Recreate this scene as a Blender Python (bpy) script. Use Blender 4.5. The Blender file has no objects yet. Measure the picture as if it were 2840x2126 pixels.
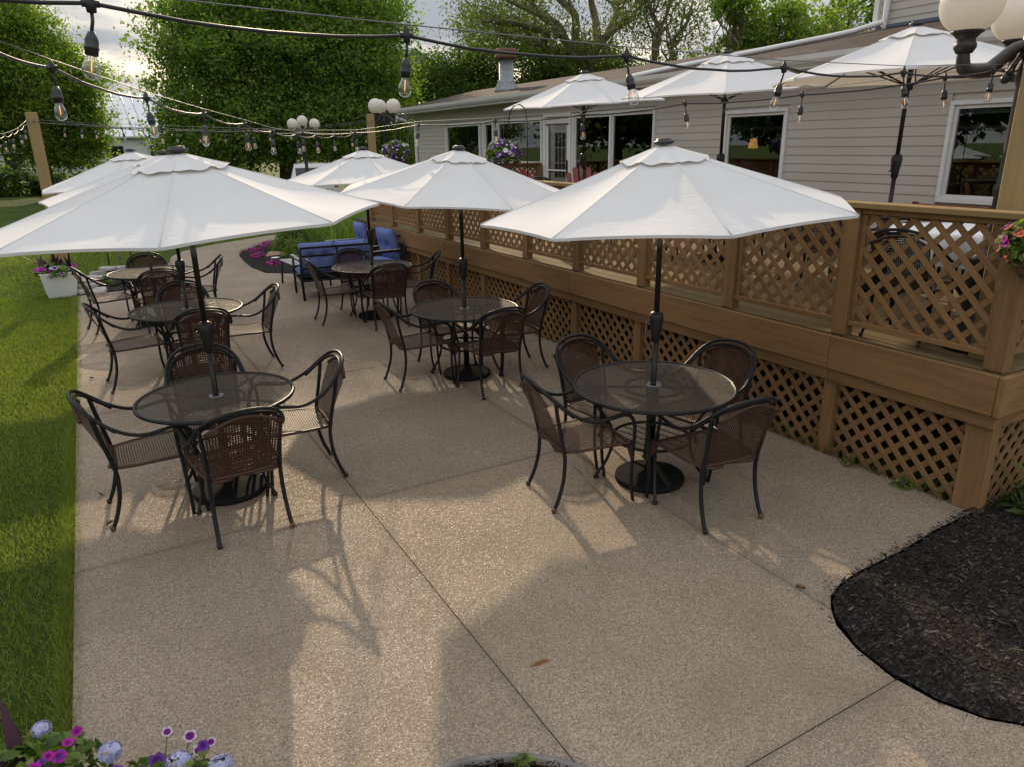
import bpy, bmesh, math, random
import numpy as np
from mathutils import Vector, Matrix
R_ = math.radians
random.seed(7); rng = np.random.default_rng(11)
scene = bpy.context.scene
COL = scene.collection

# ------------------------------------------------------------------ camera
CAM_H, CAM_F = 2.318, 1997.0
PITCH, ROLL, YAW = R_(18.375), R_(-0.93), R_(29.453)
def _basis():
    cy, sy, cp, sp = math.cos(YAW), math.sin(YAW), math.cos(PITCH), math.sin(PITCH)
    F = Vector((sy*cp, cy*cp, -sp)); R = Vector((cy, -sy, 0)); U = R.cross(F)
    return F, R*math.cos(ROLL)+U*math.sin(ROLL), U*math.cos(ROLL)-R*math.sin(ROLL)
CF, CR, CU = _basis()
cam_d = bpy.data.cameras.new('camera'); cam = bpy.data.objects.new('camera', cam_d); COL.objects.link(cam)
M = Matrix((CR, CU, -CF)).transposed().to_4x4(); M.translation = (0, 0, CAM_H)
cam.matrix_world = M
cam_d.sensor_width = 36; cam_d.lens = 36*CAM_F/2840; cam_d.clip_end = 2000; cam_d.clip_start = .05
scene.camera = cam
def ray(u, v): return CF + CR*((u-1420)/CAM_F) - CU*((v-1063)/CAM_F)
def at_depth(u, v, d): return Vector((0, 0, CAM_H)) + ray(u, v)*d
def at_z(u, v, z=0.):
    r = ray(u, v); return Vector((0, 0, CAM_H)) + r*((z-CAM_H)/r.z)
def on_plane(u, v, a, b):      # vertical plane through XY points a, b
    r = ray(u, v); n = Vector((b[1]-a[1], a[0]-b[0]))
    t = (n.x*a[0]+n.y*a[1])/(n.x*r.x+n.y*r.y); return Vector((0, 0, CAM_H)) + r*t

# ------------------------------------------------------------------ light
SUN_AZ, SUN_EL = R_(14.5), R_(21.8)
w = bpy.data.worlds.new('World'); scene.world = w; w.use_nodes = True
nt = w.node_tree; nt.nodes.clear()
def wn(t, **k):
    n = nt.nodes.new(t)
    for a, b in k.items(): setattr(n, a, b)
    return n
sky = wn('ShaderNodeTexSky', sky_type='NISHITA', sun_disc=False, sun_elevation=SUN_EL, sun_rotation=SUN_AZ, air_density=1.2, dust_density=2.0, ozone_density=1.0)
tc = wn('ShaderNodeTexCoord'); sep = wn('ShaderNodeSeparateXYZ'); nt.links.new(tc.outputs['Generated'], sep.inputs[0])
addz = wn('ShaderNodeMath', operation='ADD'); addz.inputs[1].default_value = .18; nt.links.new(sep.outputs[2], addz.inputs[0])
dvx = wn('ShaderNodeMath', operation='DIVIDE'); dvy = wn('ShaderNodeMath', operation='DIVIDE')
for dv, i in ((dvx, 0), (dvy, 1)):
    nt.links.new(sep.outputs[i], dv.inputs[0]); nt.links.new(addz.outputs[0], dv.inputs[1])
cmb = wn('ShaderNodeCombineXYZ'); nt.links.new(dvx.outputs[0], cmb.inputs[0]); nt.links.new(dvy.outputs[0], cmb.inputs[1])
nz = wn('ShaderNodeTexNoise'); nz.inputs['Scale'].default_value = 1.15; nz.inputs['Detail'].default_value = 7; nz.inputs['Roughness'].default_value = .55; nz.inputs['Distortion'].default_value = .25
nt.links.new(cmb.outputs[0], nz.inputs['Vector'])
r1 = wn('ShaderNodeValToRGB'); r1.color_ramp.elements[0].position = .34; r1.color_ramp.elements[1].position = .55
r1.color_ramp.elements[0].color = (.80, .80, .80, 1)
nt.links.new(nz.outputs[0], r1.inputs[0])
r2 = wn('ShaderNodeValToRGB'); e = r2.color_ramp.elements
e[0].position = .36; e[0].color = (3.3, 3.2, 3.05, 1); e[1].position = .60; e[1].color = (1.70, 1.80, 2.0, 1)
nt.links.new(nz.outputs[0], r2.inputs[0])
# overcast luminance: the zenith of a clouded sky is about three times as bright as its horizon
mz = wn('ShaderNodeMath', operation='MAXIMUM'); mz.inputs[1].default_value = 0; nt.links.new(sep.outputs[2], mz.inputs[0])
oc = wn('ShaderNodeMath', operation='MULTIPLY_ADD'); oc.inputs[1].default_value = 2.0; oc.inputs[2].default_value = 1.0; nt.links.new(mz.outputs[0], oc.inputs[0])
ocm = wn('ShaderNodeVectorMath', operation='SCALE'); nt.links.new(r2.outputs[0], ocm.inputs[0]); nt.links.new(oc.outputs[0], ocm.inputs['Scale'])
mx = wn('ShaderNodeMix', data_type='RGBA'); nt.links.new(r1.outputs[0], mx.inputs[0]); nt.links.new(sky.outputs[0], mx.inputs[6]); nt.links.new(ocm.outputs[0], mx.inputs[7])
bg = wn('ShaderNodeBackground'); bg.inputs[1].default_value = .15; nt.links.new(mx.outputs[2], bg.inputs[0])
ow = wn('ShaderNodeOutputWorld'); nt.links.new(bg.outputs[0], ow.inputs[0])
sd = bpy.data.lights.new('sun', 'SUN'); sun = bpy.data.objects.new('sun', sd); COL.objects.link(sun)
sd.energy = 3.0; sd.angle = R_(0.8); sd.color = (1, .79, .53)
SUNV = Vector((math.sin(SUN_AZ)*math.cos(SUN_EL), math.cos(SUN_AZ)*math.cos(SUN_EL), math.sin(SUN_EL)))
sun.rotation_euler = SUNV.to_track_quat('Z', 'Y').to_euler()
vs = scene.view_settings; vs.view_transform = 'Standard'; vs.look = 'None'; vs.gamma = 1; vs.exposure = 0.42
scene.cycles.max_bounces = 8; scene.cycles.transparent_max_bounces = 24; scene.cycles.caustics_reflective = False; scene.cycles.caustics_refractive = False
scene.cycles.sample_clamp_indirect = 6; scene.cycles.use_denoising = True

# ------------------------------------------------------------------ material helper
class Mat:
    def __init__(s, name):
        s.m = bpy.data.materials.new(name); s.m.use_nodes = True; s.t = s.m.node_tree; s.t.nodes.clear()
        s.out = s.n('ShaderNodeOutputMaterial')
    def n(s, t, ins=None, **k):
        n = s.t.nodes.new(t)
        for a, b in k.items(): setattr(n, a, b)
        for a, b in (ins or {}).items(): s.set(n, a, b)
        return n
    def set(s, n, a, b):
        if hasattr(b, 'node') and hasattr(b, 'is_output'): s.t.links.new(b, n.inputs[a])
        else: n.inputs[a].default_value = b
    def coord(s, kind='Object', scale=None, rot=None):
        c = s.n('ShaderNodeTexCoord').outputs[kind]
        if scale or rot:
            mp = s.n('ShaderNodeMapping', {'Vector': c}); 
            if scale: mp.inputs['Scale'].default_value = scale
            if rot: mp.inputs['Rotation'].default_value = rot
            c = mp.outputs[0]
        return c
    def noise(s, vec, scale, detail=3, rough=.5, dist=0): return s.n('ShaderNodeTexNoise', {'Vector': vec, 'Scale': scale, 'Detail': detail, 'Roughness': rough, 'Distortion': dist}).outputs[0]
    def ramp(s, fac, stops):
        n = s.n('ShaderNodeValToRGB', {'Fac': fac}); e = n.color_ramp.elements
        while len(e) < len(stops): e.new(.5)
        for i, (p, c) in enumerate(stops):
            e[i].position = p; e[i].color = (c[0], c[1], c[2], 1) if hasattr(c, '__len__') else (c, c, c, 1)
        return n.outputs[0]
    def mix(s, fac, a, b, blend='MIX'):
        n = s.n('ShaderNodeMix', data_type='RGBA', blend_type=blend)
        s.set(n, 0, fac); s.set(n, 6, a if not isinstance(a, tuple) else (*a[:3], 1)); s.set(n, 7, b if not isinstance(b, tuple) else (*b[:3], 1)); return n.outputs[2]
    def math(s, op, a, b=0.): 
        n = s.n('ShaderNodeMath', operation=op); s.set(n, 0, a); s.set(n, 1, b); return n.outputs[0]
    def bump(s, h, strength=.5, dist=.01): return s.n('ShaderNodeBump', {'Height': h, 'Strength': strength, 'Distance': dist}).outputs[0]
    def pbr(s, col, rough=.6, normal=None, metal=0., spec=.5, **k):
        b = s.n('ShaderNodeBsdfPrincipled')
        s.set(b, 'Base Color', (*col[:3], 1) if isinstance(col, tuple) else col); s.set(b, 'Roughness', rough); s.set(b, 'Metallic', metal); s.set(b, 'Specular IOR Level', spec)
        if normal is not None: s.set(b, 'Normal', normal)
        for a, v in k.items(): s.set(b, a, v)
        return b.outputs[0]
    def mixs(s, fac, a, b): 
        n = s.n('ShaderNodeMixShader'); s.set(n, 0, fac); s.set(n, 1, a); s.set(n, 2, b); return n.outputs[0]
    def done(s, sh): s.t.links.new(sh, s.out.inputs[0]); return s.m
MT = {}
def simple(name, col, rough=.6, metal=0., spec=.5, var=.12, scale=6., bump=0., bscale=40.):
    m = Mat(name); c = m.coord()
    f = m.noise(c, scale, 4)
    lo = tuple(x*(1-var) for x in col); hi = tuple(min(1, x*(1+var)) for x in col)
    colr = m.ramp(f, [(.3, lo), (.7, hi)])
    nrm = m.bump(m.noise(c, bscale, 3), bump, .004) if bump else None
    MT[name] = m.done(m.pbr(colr, rough, nrm, metal, spec)); return MT[name]

simple('black_metal', (.010, .010, .011), .42, 0, .35, .25, 20, .15, 180)
simple('blue_black_metal', (.011, .012, .014), .42, 0, .32, .2, 20, .12, 160)
simple('pole_metal', (.018, .016, .014), .4, .2, .5, .2, 12)
simple('black_plastic', (.018, .018, .019), .45)
simple('cast_resin', (.018, .017, .017), .9, 0, .08, .25, 30, .3, 120)
simple('white_trim', (.74, .74, .73), .45, 0, .4, .04, 3)
simple('white_vinyl', (.70, .70, .69), .5, 0, .4, .05, 2, .05, 60)
simple('soffit', (.55, .53, .48), .7)
simple('cable_rubber', (.022, .022, .023), .5, 0, .4)
simple('wire_steel', (.16, .16, .16), .5, .6)
simple('galvanised', (.26, .28, .30), .55, .55, .5, .2, 14, .1, 60)
simple('rust_metal', (.16, .085, .055), .8, .2, .3, .35, 30, .3, 90)
simple('red_paint', (.19, .035, .03), .5, 0, .4, .2, 8, .1, 60)
simple('planter_white', (.72, .72, .70), .5, 0, .4, .05, 3, .08, 40)
simple('terracotta_coir', (.16, .10, .06), .95, 0, .2, .3, 40, .6, 120)
simple('tie_green', (.0, .17, .12), .6)
simple('bark', (.085, .068, .052), .95, 0, .2, .4, 9, .9, 24)
simple('bark_light', (.19, .15, .115), .95, 0, .2, .35, 6, .9, 18)
simple('twig', (.11, .085, .065), .95, 0, .2, .3, 12)
simple('slate', (.34, .32, .30), .85, 0, .3, .22, 9, .5, 30)
simple('grey_edging', (.19, .185, .175), .85, 0, .2, .2, 12, .3, 60)
simple('driftwood', (.30, .22, .15), .95, 0, .2, .35, 14, .9, 40)
simple('grey_slat', (.30, .29, .28), .6, 0, .3, .12, 10)
simple('cloth_white', (.78, .78, .79), .85, 0, .2, .03, 5)
simple('car_white', (.78, .78, .79), .25, 0, .5, .02, 2)
simple('car_glass', (.02, .022, .025), .08, 0, .6)
simple('tyre', (.02, .02, .02), .9)
simple('tail_red', (.40, .012, .012), .25)
simple('alloy', (.4, .4, .41), .35, .8)
simple('interior_wall', (.20, .17, .13), .9)
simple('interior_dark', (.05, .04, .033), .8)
simple('lamp_base_wood', (.08, .05, .03), .5)
simple('metal_roof', (.62, .64, .66), .35, .3, .5, .06, 1)
simple('white_siding_far', (.62, .63, .64), .7, 0, .3, .06, 1)
simple('grey_siding_far', (.36, .38, .40), .7, 0, .3, .06, 1)
simple('steel_roof_dark', (.10, .13, .17), .4, .3)
simple('stump_wood', (.20, .17, .14), .95, 0, .2, .3, 10, .7, 30)
simple('dry_leaf', (.20, .11, .05), .9, 0, .2, .3, 30)

def wood(name, col, scale_axis=(26, 26, 1.5), var=.38, rough=.8):
    m = Mat(name); c = m.coord('Object')
    oi = m.n('ShaderNodeObjectInfo').outputs['Random']
    off = m.n('ShaderNodeVectorMath', operation='ADD'); m.set(off, 0, c)
    cx = m.n('ShaderNodeCombineXYZ', {'X': m.math('MULTIPLY', oi, 7.), 'Y': m.math('MULTIPLY', oi, 3.), 'Z': m.math('MULTIPLY', oi, 11.)}); m.set(off, 1, cx.outputs[0])
    mp = m.n('ShaderNodeMapping', {'Vector': off.outputs[0]}); mp.inputs['Scale'].default_value = scale_axis
    g = m.noise(mp.outputs[0], 2.6, 6, .68, 1.0)
    wv = m.n('ShaderNodeTexWave', {'Vector': mp.outputs[0], 'Scale': .55, 'Distortion': 7., 'Detail': 3., 'Detail Scale': 1.2}, wave_type='BANDS', bands_direction='X').outputs[1]
    f = m.mix(.22, g, wv)
    colr = m.ramp(f, [(.2, tuple(x*(1-var) for x in col)), (.55, col), (.85, tuple(x*(1+var*.6) for x in col))])
    big = m.noise(off.outputs[0], 2.2, 3)
    colr = m.mix(m.math('MULTIPLY', big, .35), colr, tuple(x*.7 for x in col))
    tint = m.mix(oi, tuple(.88 for _ in col), (1.08, 1.05, 1.0)); colr = m.mix(1., colr, tint, 'MULTIPLY')
    nrm = m.bump(f, .5, .004)
    MT[name] = m.done(m.pbr(colr, rough, nrm, 0, .25)); return MT[name]
wood('deck_wood', (.265, .154, .070))
wood('deck_wood_y', (.265, .154, .070), (22, 1.6, 22))
wood('deck_wood_x', (.265, .154, .070), (1.6, 22, 22))
wood('new_wood_z', (.37, .27, .13), (16, 16, 1.2), .18)
wood('new_wood_y', (.27, .185, .08), (16, 1.2, 16), .25)
wood('plank_wood_y', (.20, .14, .068), (18, 1.2, 18), .3)

# exposed aggregate concrete
_sa, _sb = at_z(1432, 1812), at_z(1538, 1852); _st = _sa.lerp(_sb, .62); _sang = math.atan2(_sb.y-_sa.y, _sb.x-_sa.x)
m = Mat('aggregate'); c = m.coord('Object')
v = m.n('ShaderNodeTexVoronoi', {'Vector': c, 'Scale': 160., 'Randomness': 1.}); rnd = v.outputs['Color']
rr = m.n('ShaderNodeSeparateColor', {'Color': rnd}).outputs[0]
peb = m.ramp(rr, [(.0, (.19, .145, .11)), (.22, (.275, .222, .172)), (.5, (.335, .272, .207)), (.78, (.375, .303, .226)), (.93, (.49, .425, .345)), (1., (.21, .175, .152))])
edge = m.ramp(v.outputs['Distance'], [(.30, 1.), (.75, .72)])
colr = m.mix(1., peb, edge, 'MULTIPLY')
blot = m.noise(c, .9, 5, .6); colr = m.mix(m.ramp(blot, [(.42, 0.), (.72, .55)]), colr, (.16, .125, .085))
st2 = m.noise(c, 3.5, 4, .6); colr = m.mix(m.ramp(st2, [(.60, 0.), (.8, .30)]), colr, (.15, .12, .085))
stain = m.n('ShaderNodeVectorMath', {0: c, 1: tuple(_st)}, operation='SUBTRACT').outputs[0]
smp = m.n('ShaderNodeMapping', {'Vector': stain}); smp.inputs['Rotation'].default_value = (0, 0, -_sang); smp.inputs['Scale'].default_value = (9., 30., 1)
sl = m.n('ShaderNodeVectorMath', {0: smp.outputs[0]}, operation='LENGTH').outputs['Value']
sl = m.math('ADD', sl, m.math('MULTIPLY', m.noise(c, 30, 4), .9))
colr = m.mix(m.ramp(sl, [(.75, .9), (1.35, 0.)]), colr, (.15, .055, .015))
sx = m.n('ShaderNodeSeparateXYZ', {'Vector': c})
jd = None
for ax_, val in ((0, 1.29), (0, 2.99), (1, 4.42), (1, 1.47), (1, 7.37), (0, -.44)):
    dj = m.math('ABSOLUTE', m.math('SUBTRACT', sx.outputs[ax_], val)); jd = dj if jd is None else m.math('MINIMUM', jd, dj)
grime = m.math('SUBTRACT', 1., m.math('MULTIPLY', m.math('ADD', jd, m.math('MULTIPLY', m.noise(c, 7., 5, .7), .10)), 9.))
colr = m.mix(m.math('MULTIPLY', m.ramp(grime, [(.0, 0.), (.7, 1.)]), .38), colr, (.14, .11, .08))
st3 = m.noise(c, 1.7, 6, .7, .8); colr = m.mix(m.ramp(st3, [(.58, 0.), (.72, .35)]), colr, (.34, .30, .25))
oi_ = m.n('ShaderNodeObjectInfo').outputs['Random']; colr = m.mix(1., colr, m.mix(oi_, (.93, .93, .94), (1.05, 1.04, 1.02)), 'MULTIPLY')
hgt = m.math('SUBTRACT', 1., v.outputs['Distance'])
nrm = m.bump(hgt, .45, .004)
MT['aggregate'] = m.done(m.pbr(colr, m.ramp(rr, [(.0, .85), (.86, .7), (.93, .35), (1., .25)]), nrm, 0, .13))
# mulch
m = Mat('mulch'); c = m.coord('Object'); mp = m.n('ShaderNodeMapping', {'Vector': c}); mp.inputs['Scale'].default_value = (1, 2.6, 1); mp.inputs['Rotation'].default_value = (0, 0, .6)
v = m.n('ShaderNodeTexVoronoi', {'Vector': mp.outputs[0], 'Scale': 38.}); rr = m.n('ShaderNodeSeparateColor', {'Color': v.outputs['Color']}).outputs[0]
colr = m.ramp(rr, [(0, (.010, .009, .008)), (.6, (.026, .022, .019)), (.9, (.06, .05, .042)), (1, (.11, .09, .075))])
MT['mulch'] = m.done(m.pbr(colr, .9, m.bump(v.outputs['Distance'], .9, .02), 0, .15))
m = Mat('mulch_chip'); ri = m.n('ShaderNodeNewGeometry').outputs['Random Per Island']
MT['mulch_chip'] = m.done(m.pbr(m.ramp(ri, [(0, (.007, .006, .006)), (.72, (.020, .017, .015)), (.93, (.06, .048, .04)), (1, (.18, .145, .115))]), .85, None, 0, .2))
# soil/lawn base + blades
m = Mat('lawn'); c = m.coord('Object')
f = m.mix(.5, m.noise(c, .35, 5, .6), m.noise(c, 9., 4, .7))
colr = m.ramp(f, [(.3, (.036, .062, .011)), (.5, (.070, .108, .019)), (.7, (.105, .14, .028))])
fine = m.noise(c, 130., 3, .7); colr = m.mix(1., colr, m.ramp(fine, [(.3, .45), (.7, 1.35)]), 'MULTIPLY')
MT['lawn'] = m.done(m.pbr(colr, .9, m.bump(fine, 1., .03), 0, .1))
def leafmat(name, stops, trans=.35, rough=.5, tcol=None):
    m = Mat(name); ri = m.n('ShaderNodeNewGeometry').outputs['Random Per Island']
    c = m.coord('Object'); big = m.noise(c, .55, 3)
    colr = m.ramp(m.math('ADD', m.math('MULTIPLY', ri, .72), m.math('MULTIPLY', big, .40)), stops)
    p = m.pbr(colr, rough, None, 0, .35)
    t = m.n('ShaderNodeBsdfTranslucent'); m.set(t, 'Color', m.mix(1., colr, tcol or (1.75, 2.1, .72), 'MULTIPLY'))
    MT[name] = m.done(m.mixs(trans, p, t.outputs[0])); return MT[name]
leafmat('blade', [(.2, (.075, .110, .018)), (.55, (.150, .185, .032)), (.9, (.245, .255, .065))], .42, .7)
leafmat('maple_leaf', [(.2, (.055, .104, .020)), (.55, (.125, .188, .038)), (.9, (.21, .265, .06))], .52)
leafmat('maple_leaf_bright', [(.2, (.072, .125, .020)), (.55, (.15, .205, .038)), (.9, (.24, .28, .06))], .54)
leafmat('willow_leaf', [(.2, (.045, .065, .014)), (.55, (.085, .108, .026)), (.9, (.145, .160, .045))], .42)
leafmat('dark_leaf', [(.2, (.026, .052, .011)), (.55, (.058, .096, .018)), (.9, (.10, .135, .026))], .46)
leafmat('shrub_leaf', [(.2, (.055, .105, .020)), (.55, (.115, .190, .034)), (.9, (.20, .27, .06))], .42)
leafmat('lily_leaf', [(.2, (.060, .11, .018)), (.55, (.125, .19, .032)), (.9, (.23, .29, .065))], .42)
leafmat('flower_leaf', [(.2, (.035, .070, .012)), (.55, (.085, .135, .022)), (.9, (.19, .25, .05))], .35)
leafmat('purple_leaf', [(.2, (.022, .010, .016)), (.55, (.045, .018, .034)), (.9, (.085, .035, .06))], .2, .5, (1.3, .8, 1.1))
leafmat('pink_mass', [(.15, (.16, .012, .09)), (.6, (.34, .03, .21)), (.95, (.52, .10, .38))], .3, .6, (1.1, .9, 1.1))
def petal(name, inner, outer, edge=.6):
    m = Mat(name); c = m.coord('Object'); l = m.n('ShaderNodeVectorMath', {0: c}, operation='LENGTH').outputs['Value']
    oi = m.n('ShaderNodeObjectInfo').outputs['Random']
    colr = m.ramp(l, [(edge-.18, inner), (edge+.06, outer)])
    colr = m.mix(1., colr, m.ramp(oi, [(0, .72), (1, 1.1)]), 'MULTIPLY')
    p = m.pbr(colr, .7, None, 0, .15); t = m.n('ShaderNodeBsdfTranslucent'); m.set(t, 'Color', colr)
    MT[name] = m.done(m.mixs(.3, p, t.outputs[0]))
petal('petal_purple_white', (.16, .012, .20), (.70, .62, .72), .75)
petal('petal_magenta', (.20, .008, .16), (.45, .03, .36), .5)
petal('petal_white_purple', (.70, .66, .76), (.12, .03, .26), .55)
petal('petal_violet', (.09, .015, .20), (.16, .05, .32), .6)
petal('petal_white', (.62, .5, .70), (.74, .72, .76), .4)
petal('petal_lavender', (.42, .42, .68), (.55, .55, .78), .5)
petal('petal_coral', (.52, .09, .06), (.66, .18, .13), .6)

# umbrella fabric
def fabric(name, col, trans):
    m = Mat(name); c = m.coord('Object')
    n1 = m.noise(c, 2.3, 4, .55, .6)
    mp = m.n('ShaderNodeMapping', {'Vector': c}); mp.inputs['Scale'].default_value = (3.2, 3.2, 14)
    n2 = m.noise(mp.outputs[0], 2.0, 4, .55, 1.6)
    nrm = m.bump(m.mix(.6, n1, n2), .12, .05)
    soil = m.ramp(m.noise(c, 1.3, 5, .6), [(.35, tuple(x*.93 for x in col)), (.65, col)])
    p = m.pbr(soil, .85, nrm, 0, .12); t = m.n('ShaderNodeBsdfTranslucent'); m.set(t, 'Color', (.80, .72, .60, 1)); m.set(t, 'Normal', nrm)
    MT[name] = m.done(m.mixs(trans, p, t.outputs[0]))
fabric('canvas', (.74, .74, .745), .20)
def cushion(name, col):
    m = Mat(name); c = m.coord('Object'); f = m.noise(c, 5, 4)
    wv = m.noise(c, 420., 2)
    MT[name] = m.done(m.pbr(m.ramp(f, [(.3, tuple(x*.85 for x in col)), (.7, col)]), .9, m.bump(m.mix(.25, f, wv), .35, .02), 0, .15))
cushion('blue_cushion', (.145, .195, .44))
# woven resin with holes, expanded metal with holes
def weave(name, scale, hole, c1, c2, rough=.45, rot=0., spec=.5):
    m = Mat(name); uv = m.n('ShaderNodeTexCoord').outputs['UV']
    mp = m.n('ShaderNodeMapping', {'Vector': uv}); mp.inputs['Scale'].default_value = (scale, scale, 1); mp.inputs['Rotation'].default_value = (0, 0, rot)
    s = m.n('ShaderNodeSeparateXYZ', {'Vector': mp.outputs[0]})
    def tri(o): 
        fr = m.math('FRACT', o); return m.math('ABSOLUTE', m.math('SUBTRACT', fr, .5))
    a, b = tri(s.outputs[0]), tri(s.outputs[1])          # 0 at cell centre, .5 at strand
    big = m.math('MAXIMUM', a, b)
    nzv = m.noise(mp.outputs[0], .35, 3)
    thr = m.math('ADD', m.math('MULTIPLY', m.math('SUBTRACT', nzv, .5), .18), hole)
    solid = m.math('GREATER_THAN', big, thr)
    h = m.math('ADD', m.math('SINE', m.math('MULTIPLY', s.outputs[0], 6.283)), m.math('SINE', m.math('MULTIPLY', s.outputs[1], 6.283)))
    colr = m.ramp(m.math('MULTIPLY', m.math('ADD', h, 2.), .25), [(.2, c1), (.8, c2)])
    p = m.pbr(colr, rough, m.bump(h, .6, .003), 0, spec)
    t = m.n('ShaderNodeBsdfTransparent').outputs[0]
    MT[name] = m.done(m.mixs(solid, t, p))
weave('wicker_seat', 62., .24, (.045, .025, .016), (.12, .070, .046), .45, 0., .25)
weave('wicker_back', 62., .20, (.038, .019, .012), (.095, .048, .032), .45, 0., .25)
weave('wicker_solid', 60., -.2, (.036, .018, .012), (.095, .052, .035), .45, 0., .25)
weave('mesh_metal', 90., .26, (.060, .050, .040), (.125, .105, .082), .5, R_(45), .18)
# siding, shingles
m = Mat('siding'); c = m.coord('Object'); oi = m.n('ShaderNodeObjectInfo').outputs['Random']
f = m.noise(c, 1.2, 4); mp = m.n('ShaderNodeMapping', {'Vector': c}); mp.inputs['Scale'].default_value = (20, 1.5, 40)
colr = m.ramp(m.math('ADD', m.math('MULTIPLY', f, .7), m.math('MULTIPLY', oi, .3)), [(.3, (.48, .445, .395)), (.7, (.53, .495, .44))])
MT['siding'] = m.done(m.pbr(colr, .6, m.bump(m.noise(mp.outputs[0], 3, 4), .12, .003), 0, .3))
m = Mat('shingles'); c = m.coord('UV')
bk = m.n('ShaderNodeTexBrick', {'Vector': c, 'Color1': (.088, .066, .056, 1), 'Color2': (.036, .029, .027, 1), 'Mortar': (.03, .024, .02, 1), 'Scale': 1., 'Mortar Size': .012, 'Mortar Smooth': .2, 'Bias': 0., 'Brick Width': .36, 'Row Height': .17}, offset=.37, squash=.7, squash_frequency=3)
gr = m.noise(c, 160., 2); bl = m.noise(c, 5., 3)
colr = m.mix(1., bk.outputs[0], m.ramp(m.mix(.5, gr, bl), [(.3, .6), (.7, 1.3)]), 'MULTIPLY')
MT['shingles'] = m.done(m.pbr(colr, .92, m.bump(m.math('ADD', bk.outputs[1], m.math('MULTIPLY', gr, .4)), .5, .01), 0, .2))
# window glass, thin bulb glass, globe
m = Mat('window_glass'); fr = m.n('ShaderNodeFresnel', {'IOR': 2.3}).outputs[0]
g = m.n('ShaderNodeBsdfGlossy', {'Roughness': .012, 'Color': (.9, .95, .93, 1)}).outputs[0]; t = m.n('ShaderNodeBsdfTransparent', {'Color': (.52, .56, .54, 1)}).outputs[0]
MT['window_glass'] = m.done(m.mixs(fr, t, g))
m = Mat('clear_glass'); fr = m.n('ShaderNodeFresnel', {'IOR': 1.5}).outputs[0]
g = m.n('ShaderNodeBsdfGlossy', {'Roughness': .01}).outputs[0]; t = m.n('ShaderNodeBsdfTransparent', {'Color': (.92, .93, .92, 1)}).outputs[0]
MT['clear_glass'] = m.done(m.mixs(fr, t, g))
m = Mat('bulb_glass'); lw = m.n('ShaderNodeLayerWeight', {'Blend': .42}).outputs['Facing']
g = m.n('ShaderNodeBsdfGlossy', {'Roughness': .03}).outputs[0]; t = m.n('ShaderNodeBsdfTransparent', {'Color': (.90, .90, .89, 1)}).outputs[0]
MT['bulb_glass'] = m.done(m.mixs(m.ramp(lw, [(.2, .12), (.9, .80)]), t, g))
m = Mat('filament'); MT['filament'] = m.done(m.n('ShaderNodeEmission', {'Color': (1, .42, .08, 1), 'Strength': 1.3}).outputs[0])
m = Mat('lamp_shade_lit'); MT['lamp_shade_lit'] = m.done(m.mixs(.5, m.pbr((.7, .5, .25), .8), m.n('ShaderNodeEmission', {'Color': (1, .48, .12, 1), 'Strength': .9}).outputs[0]))
m = Mat('globe_glass'); c = m.coord(); p = m.pbr(m.ramp(m.noise(c, 5, 4), [(.3, (.80, .77, .72)), (.7, (.85, .83, .79))]), .3, None, 0, .5); t = m.n('ShaderNodeBsdfTranslucent', {'Color': (.9, .84, .76, 1)}).outputs[0]
MT['globe_glass'] = m.done(m.mixs(.45, p, t))
m = Mat('worn_black'); c = m.coord(); f = m.noise(c, 14, 5, .65)
chip = m.noise(c, 26, 3, .5); colr = m.ramp(f, [(.3, (.016, .015, .016)), (.6, (.030, .026, .026)), (.74, (.075, .040, .032))])
colr = m.mix(m.ramp(chip, [(.735, 0.), (.75, 1.)]), colr, (.5, .48, .46))
MT['worn_black'] = m.done(m.pbr(colr, .42, m.bump(f, .3, .006), .1, .5))

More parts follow.
